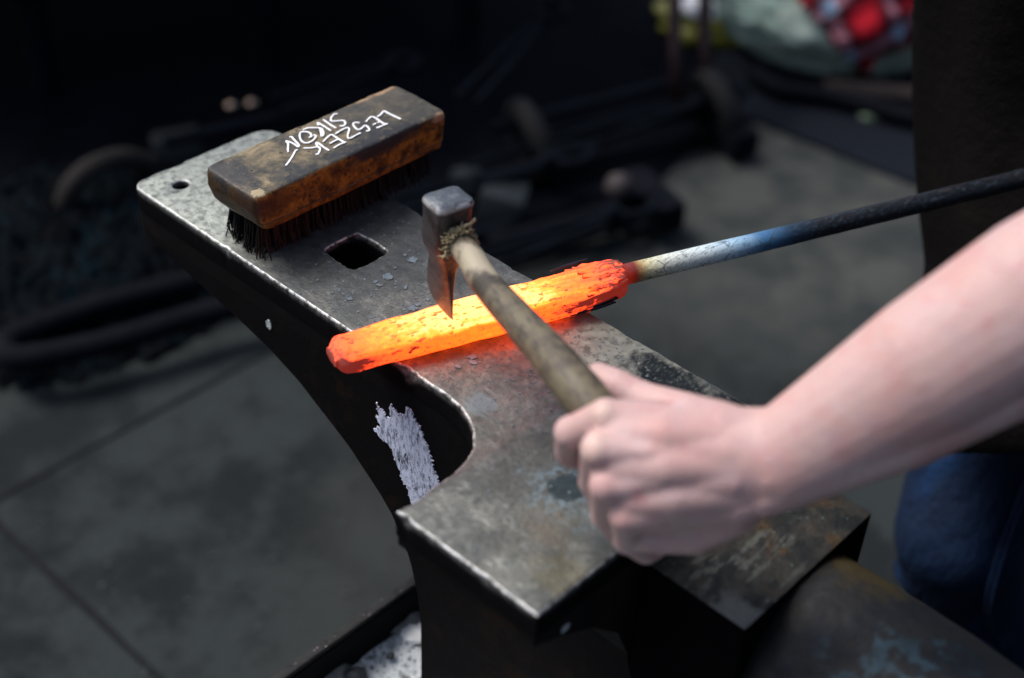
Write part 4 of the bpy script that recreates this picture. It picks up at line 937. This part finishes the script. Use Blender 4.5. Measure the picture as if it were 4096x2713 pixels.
rock("green_scrap", fl(2012, 268, -.783), (.022, .020, .008), simple("green_rag", (.12, .18, .12), .85), "small green scrap lying on the dark mat", "scrap", 4.4)
# ------------------------------------------------------------------ the smith
def organic(name, blobs, voxel, mat, parent=None, smooth_it=6, sub=3):
    """one continuous skin grown over many overlapping ellipsoids"""
    bm = bmesh.new()
    ico = bmesh.new(); bmesh.ops.create_icosphere(ico, subdivisions=sub, radius=1); iv = [v.co.copy() for v in ico.verts]; ifc = [[v.index for v in f.verts] for f in ico.faces]; ico.free()
    for c, ax in blobs:
        vs = [bm.verts.new(c + ax @ v) for v in iv]
        for f in ifc: bm.faces.new([vs[k] for k in f])
    o = build(name, bm, mat, None)
    r = o.modifiers.new("r", 'REMESH'); r.mode = 'VOXEL'; r.voxel_size = voxel; r.use_smooth_shade = True
    s = o.modifiers.new("s", 'SMOOTH'); s.factor = .5; s.iterations = smooth_it
    evaluated(o); o.data.shade_smooth()
    if parent is not None: o.parent = parent; o.matrix_parent_inverse = Matrix.Translation(parent.location).inverted()
    return o
def limb(pts, rads, wide=None, squash=1.0, step=.25):
    """tapered limb: pts joined by ellipsoids; wide = direction of the broader axis, squash = thickness ratio"""
    out = []; pts = [Vector(p) for p in pts]
    for (a, b, r0, r1) in zip(pts, pts[1:], rads, rads[1:]):
        n = max(2, int((b - a).length / (min(r0, r1) * step)) + 1); d = (b - a).normalized()
        w = wide if wide is not None else frame(d)[0]; w = (w - d * w.dot(d)).normalized(); h = d.cross(w)
        for k in range(n + 1):
            t = k / n; r = r0 + (r1 - r0) * t
            out.append((a.lerp(b, t), Matrix((d * r, w * r, h * r * squash)).transposed()))
    return out
def skin():
    m = Mat("skin", (.50, .335, .315), .5, 0, .35)
    m.over(m.step(m.noise(22, 5, .6), .48, .66), (.49, .29, .27)); m.over(m.step(m.noise(48, 5, .6), .56, .70), (.50, .275, .275)); m.over(m.step(m.noise(13, 5, .6), .54, .7), (.53, .385, .38))
    P = lambda x, y, d: tuple(atd(x, y, d))
    red = (.50, .17, .15)
    for (x, y, d, r, f) in ((1432, 1208, .822, .008, .7), (1395, 1120, .822, .008, .45), (1362, 1050, .825, .008, .35), (1790, 1110, .80, .015, .45), (1770, 1060, .80, .012, .3), (1600, 1010, .81, .020, .25), (2325, 625, .74, .006, .6), (2245, 690, .75, .007, .35), (2170, 1010, .76, .005, .3)):
        m.over(m.math('MULTIPLY', m.blob(P(x, y, d), (r, r, r), .3, 90, .9), f * .6), red)
    for (x, y, d, r) in ((1385, 945, .825, .009), (1366, 1035, .825, .009)): m.over(m.math('MULTIPLY', m.blob(P(x, y, d), (r, r, r), .2, 90, .6), .45), (.70, .56, .46))  # pale yellow knuckle highlights painted in
    m.over(m.math('MULTIPLY', m.step(m.noise(95, 6, .7), .55, .72), .35), (.44, .20, .19)); m.over(m.math('MULTIPLY', m.step(m.noise(38, 5, .65, None, .6), .52, .66), .35), (.42, .31, .34))
    m.rough(m.noise(120, 5, .7), .38, .62)
    m.b.inputs["Subsurface Weight"].default_value = .25; m.b.inputs["Subsurface Radius"].default_value = (.010, .004, .002); m.b.inputs["Subsurface Scale"].default_value = 1.0
    m.bump(m.math('ADD', m.noise(420, 4, .6), m.math('MULTIPLY', m.noise(60, 4, .6), 2)), .0006, .7); return m.done()
SKIN = skin()
person = empty("person", (.80, .0, -.8)); tag(person, "person in dark apron and blue jeans gripping the hot set with a bare hand", "person")

B = []
# knuckles of the left hand, seen from above (photograph position, distance)
K1, K2, K3, K4 = atd(1402, 962, .840), atd(1384, 1040, .830), atd(1402, 1122, .832), atd(1446, 1194, .838)
WR = atd(1800, 1068, .832); wide = (atd(1880, 1165, .832) - atd(1740, 955, .832)).normalized()
# wrist ends of the hand bones
C1, C2, C3, C4 = atd(1665, 995, .836), atd(1680, 1050, .828), atd(1690, 1105, .828), atd(1705, 1160, .836)
for kx, cx, r0, r1 in ((K1, C1, .0105, .0135), (K2, C2, .0108, .0142), (K3, C3, .0104, .0140), (K4, C4, .0100, .0130)):
    B += limb([kx, kx.lerp(cx, .5) + (kx - cx).cross(wide).normalized() * .0, cx], [r0, r0 * 1.08, r1])
# palm below the bones and the fleshy edges
dn = (atd(1550, 1080, .90) - atd(1550, 1080, .80)).normalized()
for kx, cx in ((K1, C1), (K2, C2), (K3, C3), (K4, C4)): B += limb([kx.lerp(cx, .10) + dn * .009, kx.lerp(cx, .5) + dn * .011, cx + dn * .008], [.0115, .0145, .0150])
B += limb([K4.lerp(C4, .15) + dn * .012, K4.lerp(C4, .55) + dn * .016 + wide * .003, C4 + dn * .012], [.011, .0150, .0150])     # heel of the hand
B += limb([atd(1500, 1236, .862), atd(1600, 1226, .862), atd(1700, 1180, .850)], [.0115, .0150, .0150])
# fingers: knuckle -> first joint -> second joint -> tip, closing round the handle
fing = [
 (K1, atd(1320, 1000, .858), atd(1316, 1046, .887), atd(1395, 1075, .905), (.0108, .0098, .0092, .0082)),
 (K2, atd(1376, 1112, .880), atd(1396, 1166, .906), atd(1450, 1140, .902), (.0110, .0100, .0093, .0083)),
 (K3, atd(1402, 1190, .876), atd(1432, 1232, .902), atd(1492, 1188, .900), (.0104, .0096, .0090, .0080)),
 (K4, atd(1452, 1248, .868), atd(1494, 1276, .890), atd(1552, 1240, .892), (.0096, .0088, .0082, .0074))]
for k, a, b, c, r in fing:
    B += limb([k, a], r[:2], step=.2); B += limb([a, b], r[1:3], step=.2); B += limb([b, c], r[2:], step=.2)
    B.append((a, Matrix.Diagonal((r[1] * 1.10,) * 3))); B.append((k - dn * .0004, Matrix.Diagonal((r[0] * 1.03,) * 3)))
# thumb: from the wrist edge along the far side of the handle, pointing to the head
T0, T1, T2, T3 = atd(1700, 1015, .842), atd(1592, 962, .864), atd(1478, 922, .886), atd(1384, 873, .899)
T25 = T2.lerp(T3, .55) + dn * -.002
B += limb([T0, T1], [.0145, .0140], step=.2) + limb([T1, T2], [.0140, .0112], step=.2) + limb([T2, T25, T3], [.0112, .0112, .0096], step=.2)
B.append((T2, Matrix.Diagonal((.0120,) * 3)))
B += limb([T1 + dn * .004, K1.lerp(C1, .55) + dn * .010], [.0125, .0105])      # web of thumb
B += limb([T1, K1.lerp(C1, .60) + dn * .004], [.0105, .009])
B += limb([atd(1590, 950, .842), atd(1665, 975, .838), atd(1725, 1000, .836)], [.0105, .0125, .0135])
# wrist and forearm
FM, FF, EL = atd(2148, 846, .800), atd(2412, 680, .785), atd(2640, 552, .79)
B += limb([atd(1650, 1080, .838), atd(1740, 1066, .835), WR], [.0300, .0285, .0295], wide, .78)
B += limb([WR, WR.lerp(FM, .35), FM, FF, EL], [.0295, .0330, .0405, .0450, .0450], wide, .80, .08)
B.append((atd(1780, 1098, .824), Matrix.Diagonal((.0130,) * 3)))                        # wrist bone
B += limb([atd(1770, 1140, .832), atd(2100, 990, .815), atd(2400, 835, .80)], [.014, .023, .026], step=.15)   # ulna side
for (ka, ca), (kb, cb) in (((K1, C1), (K2, C2)), ((K2, C2), (K3, C3)), ((K3, C3), (K4, C4))):
    km, cm = (ka + kb) / 2, (ca + cb) / 2
    ix = (ka, kb) and [K1, K2, K3].index(ka); of = (-.011, 0, .011)[ix]
    B += limb([km.lerp(cm, .14) + dn * .0002, km.lerp(cm, .5) - dn * .0026, cm + dn * .0008, WR.lerp(FM, .10) + wide * of + dn * .010], [.0104, .0142, .0142, .0125])
# tendons on the back of the hand
for kx, cx in ((K1, C1), (K2, C2), (K3, C3), (K4, C4)): B += limb([kx - dn * .0035, kx.lerp(cx, .4) - dn * .0088, cx - dn * .0066], [.0060, .0046, .0042])
for cx, of in ((C1, -.0145), (C2, -.007), (C3, .006), (C4, .017)): B += limb([cx, WR.lerp(FM, .12) + wide * of + dn * .009], [.0140, .0135])
zmin = min(c.z for c, a in B); print("hand lowest", zmin)
SH = Vector((.50, -.20, .50))
B2 = limb([EL, EL.lerp(SH, .5), SH], [.046, .050, .060]); B += limb([EL, EL.lerp(SH, .4)], [.049, .047])
hand = organic("body", B, .0015, SKIN, person, 14)

# rest of the body at a coarser grain, joined inside the sleeve so that the body stays one mesh
RH = RODPTS[-1] - (RODPTS[-1] - RODPTS[-8]) * .6; d_r = (RODPTS[-1] - RODPTS[-8]).normalized()
PEL, CH, NE, HD = Vector((.86, .0, -.02)), Vector((.66, -.01, .42)), Vector((.60, -.01, .60)), Vector((.56, -.01, .74))
RS = Vector((.62, .19, .50)); RE = Vector((.72, .26, .22)); RW = RH + Vector((.03, .07, .02))
B = limb([EL.lerp(SH, .35), SH], [.050, .060]) + limb([SH, CH + Vector((0, -.05, .06))], [.065, .09]) + limb([RS, CH + Vector((0, .05, .06))], [.065, .09])
B += limb([PEL, PEL.lerp(CH, .5), CH], [.135, .130, .150], Vector((0, 1, 0)), .72) + limb([CH, NE, HD + Vector((.01, 0, -.06))], [.09, .058, .055])
B += [(HD, Matrix.Diagonal((.098, .078, .118))), (HD + Vector((-.045, 0, -.05)), Matrix.Diagonal((.052, .056, .062))), (HD + Vector((-.098, 0, -.012)), Matrix.Diagonal((.016, .012, .024)))]
for s in (-1, 1): B += [(HD + Vector((.012, .078 * s, -.005)), Matrix.Diagonal((.020, .010, .032))), (HD + Vector((-.078, .030 * s, .030)), Matrix.Diagonal((.018, .026, .008)))]
B += [(HD + Vector((-.094, 0, -.050)), Matrix.Diagonal((.010, .022, .006))), (HD + Vector((-.090, 0, -.064)), Matrix.Diagonal((.010, .019, .006)))]
B += limb([RS, RE], [.060, .046]) + limb([RE, RW], [.046, .029]) + limb([RW, RH + Vector((.0, .02, .028))], [.030, .030])
side = d_r.cross(Vector((0, 0, 1))).normalized()
for q in range(4):
    p0 = RH + Vector((.0, .0, .0)) + d_r * (-.032 + .021 * q); r = .0095
    B += limb([p0 - side * .012 + Vector((0, 0, .030)), p0 + side * .016 + Vector((0, 0, .016)), p0 + side * .014 + Vector((0, 0, -.014)), p0 - side * .008 + Vector((0, 0, -.017))], [r, r, r * .9, r * .8])
B += limb([RH - side * .01 + Vector((0, 0, .028)), RH - d_r * .03 - side * .018 + Vector((0, 0, .006)), RH - d_r * .062 - side * .012 + Vector((0, 0, .008))], [.014, .012, .0095])
HIP = {1: PEL + Vector((0, .09, -.03)), -1: PEL + Vector((0, -.09, -.03))}
KN = {1: atd(2218, 1235, 1.56), -1: atd(2760, 1450, 1.45)}; AN = {1: atd(2290, 1500, 1.72), -1: atd(2700, 1760, 1.68)}
for s in (1, -1): AN[s].z = -.72; B += limb([HIP[s], KN[s], AN[s]], [.080, .058, .042])
rest = organic("rest", B, .007, SKIN, None, 5)
bpy.context.view_layer.update()
bmj = bmesh.new(); bmj.from_mesh(hand.data); bmj.from_mesh(rest.data); me = bpy.data.meshes.new("body"); bmj.to_mesh(me); bmj.free(); me.materials.append(SKIN); me.shade_smooth(); hand.data = me; bpy.data.objects.remove(rest)
# thumb nail
bm = bmesh.new(); bmesh.ops.create_uvsphere(bm, u_segments=16, v_segments=10, radius=1); d = (T3 - T2).normalized(); up = -dn; sd2 = d.cross(up).normalized(); up = sd2.cross(d)
bmesh.ops.transform(bm, matrix=Matrix.Translation(T3 - d * .002 + up * .0068) @ Matrix((d * .0075, sd2 * .0058, up * .0016)).transposed().to_4x4(), verts=bm.verts)
build("thumb_nail", bm, simple("nail", (.66, .48, .43), .35, var=.05, bump=0), person)
# eyes, hair, cap
eye = simple("eye", (.55, .55, .55), .2, var=.1, bump=0); hair = simple("brown_hair", (.045, .028, .018), .7, var=.5, scale=120, bump=.003)
for s in (-1, 1):
    bm = bmesh.new(); bmesh.ops.create_uvsphere(bm, u_segments=16, v_segments=12, radius=.012); bmesh.ops.translate(bm, vec=HD + Vector((-.079, .031 * s, .012)), verts=bm.verts); build("eye", bm, eye, person)
    bm = bmesh.new(); bmesh.ops.create_uvsphere(bm, u_segments=12, v_segments=8, radius=.0055); bmesh.ops.translate(bm, vec=HD + Vector((-.0875, .031 * s, .010)), verts=bm.verts); build("pupil", bm, hair, person)
bm = bmesh.new(); bmesh.ops.create_icosphere(bm, subdivisions=5, radius=1)
for v in bm.verts:
    n = v.co.copy(); k = 1.07 + .03 * noise.noise(n * 6) + .015 * noise.noise(n * 20); v.co = Vector((n.x * .100 * k, n.y * .080 * k, n.z * .120 * k)) + Vector((.012, 0, .012)) + HD
bmesh.ops.delete(bm, geom=[v for v in bm.verts if (v.co.x < HD.x - .045 and v.co.z < HD.z + .07) or v.co.z < HD.z - .04], context='VERTS')
build("hair", bm, hair, person)
# ---- clothing
def denim():
    m = Mat("blue_denim", (.0022, .010, .032), .85, 0, .15); m.over(m.step(m.noise(9, 5, .6), .45, .62), (.004, .010, .026)); m.over(m.step(m.noise(18, 5, .6, m.stretch((1, 1, .35))), .54, .7), (.004, .022, .070)); m.over(m.step(m.noise(600, 3), .55, .62), (.012, .03, .08)); m.bump(m.noise(14, 6, .6, m.stretch((1, 1, .6))), .022); return m.done()  # stretched paler streaks paint the highlights of folds
DEN = denim()
J = limb([PEL + Vector((0, 0, .05)), PEL], [.15, .155], Vector((0, 1, 0)), .8)
for s in (1, -1):
    J += limb([HIP[s], KN[s], KN[s].lerp(AN[s], .5), AN[s] + Vector((0, 0, -.005))], [.098, .070, .068, .064])
    for k in range(5): t = .25 + .15 * k; J.append((KN[s].lerp(AN[s], t) + Vector((-.035, .02 * (-1) ** k, 0)), Matrix.Diagonal((.036, .05, .010))))
organic("jeans", J, .006, DEN, person, 4)
bm = bmesh.new(); s = 1
for off in (0, .006):
    pts = [HIP[1].lerp(KN[1], .5) + Vector((-.07, -.085 + off, 0)), KN[1] + Vector((-.045, -.066 + off, 0)), KN[1].lerp(AN[1], .5) + Vector((-.035, -.062 + off, 0)), AN[1] + Vector((-.02, -.058 + off, .02))]
    tube(bm, catmull(pts, 8), .0022, 6)
build("seam", bm, DEN, person)
boot = simple("boot_leather", (.020, .015, .012), .5, var=.4)
for s in (1, -1):
    a = AN[s]; f = Vector((-1, .05 * s, 0)).normalized()
    organic("boot", limb([a + Vector((.02, 0, .02)), a + Vector((.03, 0, -.035)), a + f * .09 + Vector((0, 0, -.038)), a + f * .17 + Vector((0, 0, -.042))], [.055, .042, .042, .036]), .006, boot, person, 4)
shirt = simple("dark_work_shirt", (.012, .012, .016), .85, var=.4, scale=20, bump=.004)
S = limb([PEL + Vector((0, 0, .04)), PEL.lerp(CH, .5), CH], [.152, .150, .168], Vector((0, 1, 0)), .78) + limb([SH, CH + Vector((0, -.05, .05))], [.078, .11]) + limb([RS, CH + Vector((0, .05, .05))], [.078, .11]) + limb([CH, CH.lerp(NE, .6)], [.10, .07])
S += limb([SH, SH.lerp(EL, .60)], [.076, .066]) + limb([RS, RS.lerp(RE, .7)], [.076, .062])
organic("shirt", S, .007, shirt, person, 5)
def apron():
    m = Mat("dark_leather", (.0032, .0026, .0028), .75, 0, .08); m.over(m.step(m.noise(8, 6, .65), .5, .66), (.006, .004, .0035)); m.over(m.step(m.noise(60, 6, .7), .6, .72), (.005, .0045, .0045)); m.bump(m.noise(40, 7, .65), .004)
    bm = bmesh.new(); rings = []; N = 60
    # rows from chest to hem: left silhouette as seen in the photograph, sweeping round the body
    rows = [(-420, 2122, 1.33), (-200, 2104, 1.40), (-40, 2098, 1.44), (100, 2096, 1.46), (250, 2097, 1.475), (400, 2104, 1.485), (500, 2111, 1.49), (580, 2116, 1.49), (640, 2100, 1.49), (700, 2086, 1.485), (800, 2084, 1.485), (900, 2086, 1.485), (1000, 2095, 1.49), (1050, 2118, 1.49)]
    for (y, x, dep) in rows:
        p = atd(x, y, dep); r = []
        yc = p.y - .21; ry = .205; rx = .19
        xc = p.x + .06
        for k in range(N + 1):
            A = math.radians(62 - 190 * k / N)      # from the far edge round the front to the near side
            q = Vector((xc - rx * math.cos(A), yc + ry * math.sin(A), p.z)); w = .006 * math.sin(k * .55 + y * .004) + .010 * fbm(q, 3)
            if y > 1e6: q.z -= .035 * math.sin(PI * min(1, max(0, (k + 6) / 36))) * (y - 900) / 150 - .0
            q += Vector((-w, 0, 0)); bl = max(0, min(1, (y - 350) / 550))
            c0 = R @ (q - CAMP); ez = R @ Vector((0, 0, 1)); ty = (y * K - 1356.5) / FPX   # the hem rises round the near hip
            q.z += bl * (ty * c0.z - c0.y) / (ez.y - ty * ez.z); r.append(q)
        rings.append(r)
    V = loft(bm, rings, closed=False)
    bmesh.ops.recalc_face_normals(bm, faces=bm.faces)
    o = build("apron", bm, m.done(), person); s = o.modifiers.new("t", 'SOLIDIFY'); s.thickness = .004; s.offset = 0
    sb = o.modifiers.new("s", 'SUBSURF'); sb.levels = 1; sb.render_levels = 1; evaluated(o); o.data.shade_smooth()
    # waist strap and bib strap
    bm = bmesh.new(); tube(bm, [CH + Vector((-.10, .10, .10)), NE + Vector((-.02, .07, .0)), NE + Vector((.06, 0, .0)), NE + Vector((-.02, -.07, .0)), CH + Vector((-.10, -.10, .10))], .010, 8); build("neck_strap", bm, m.m, person)
apron()
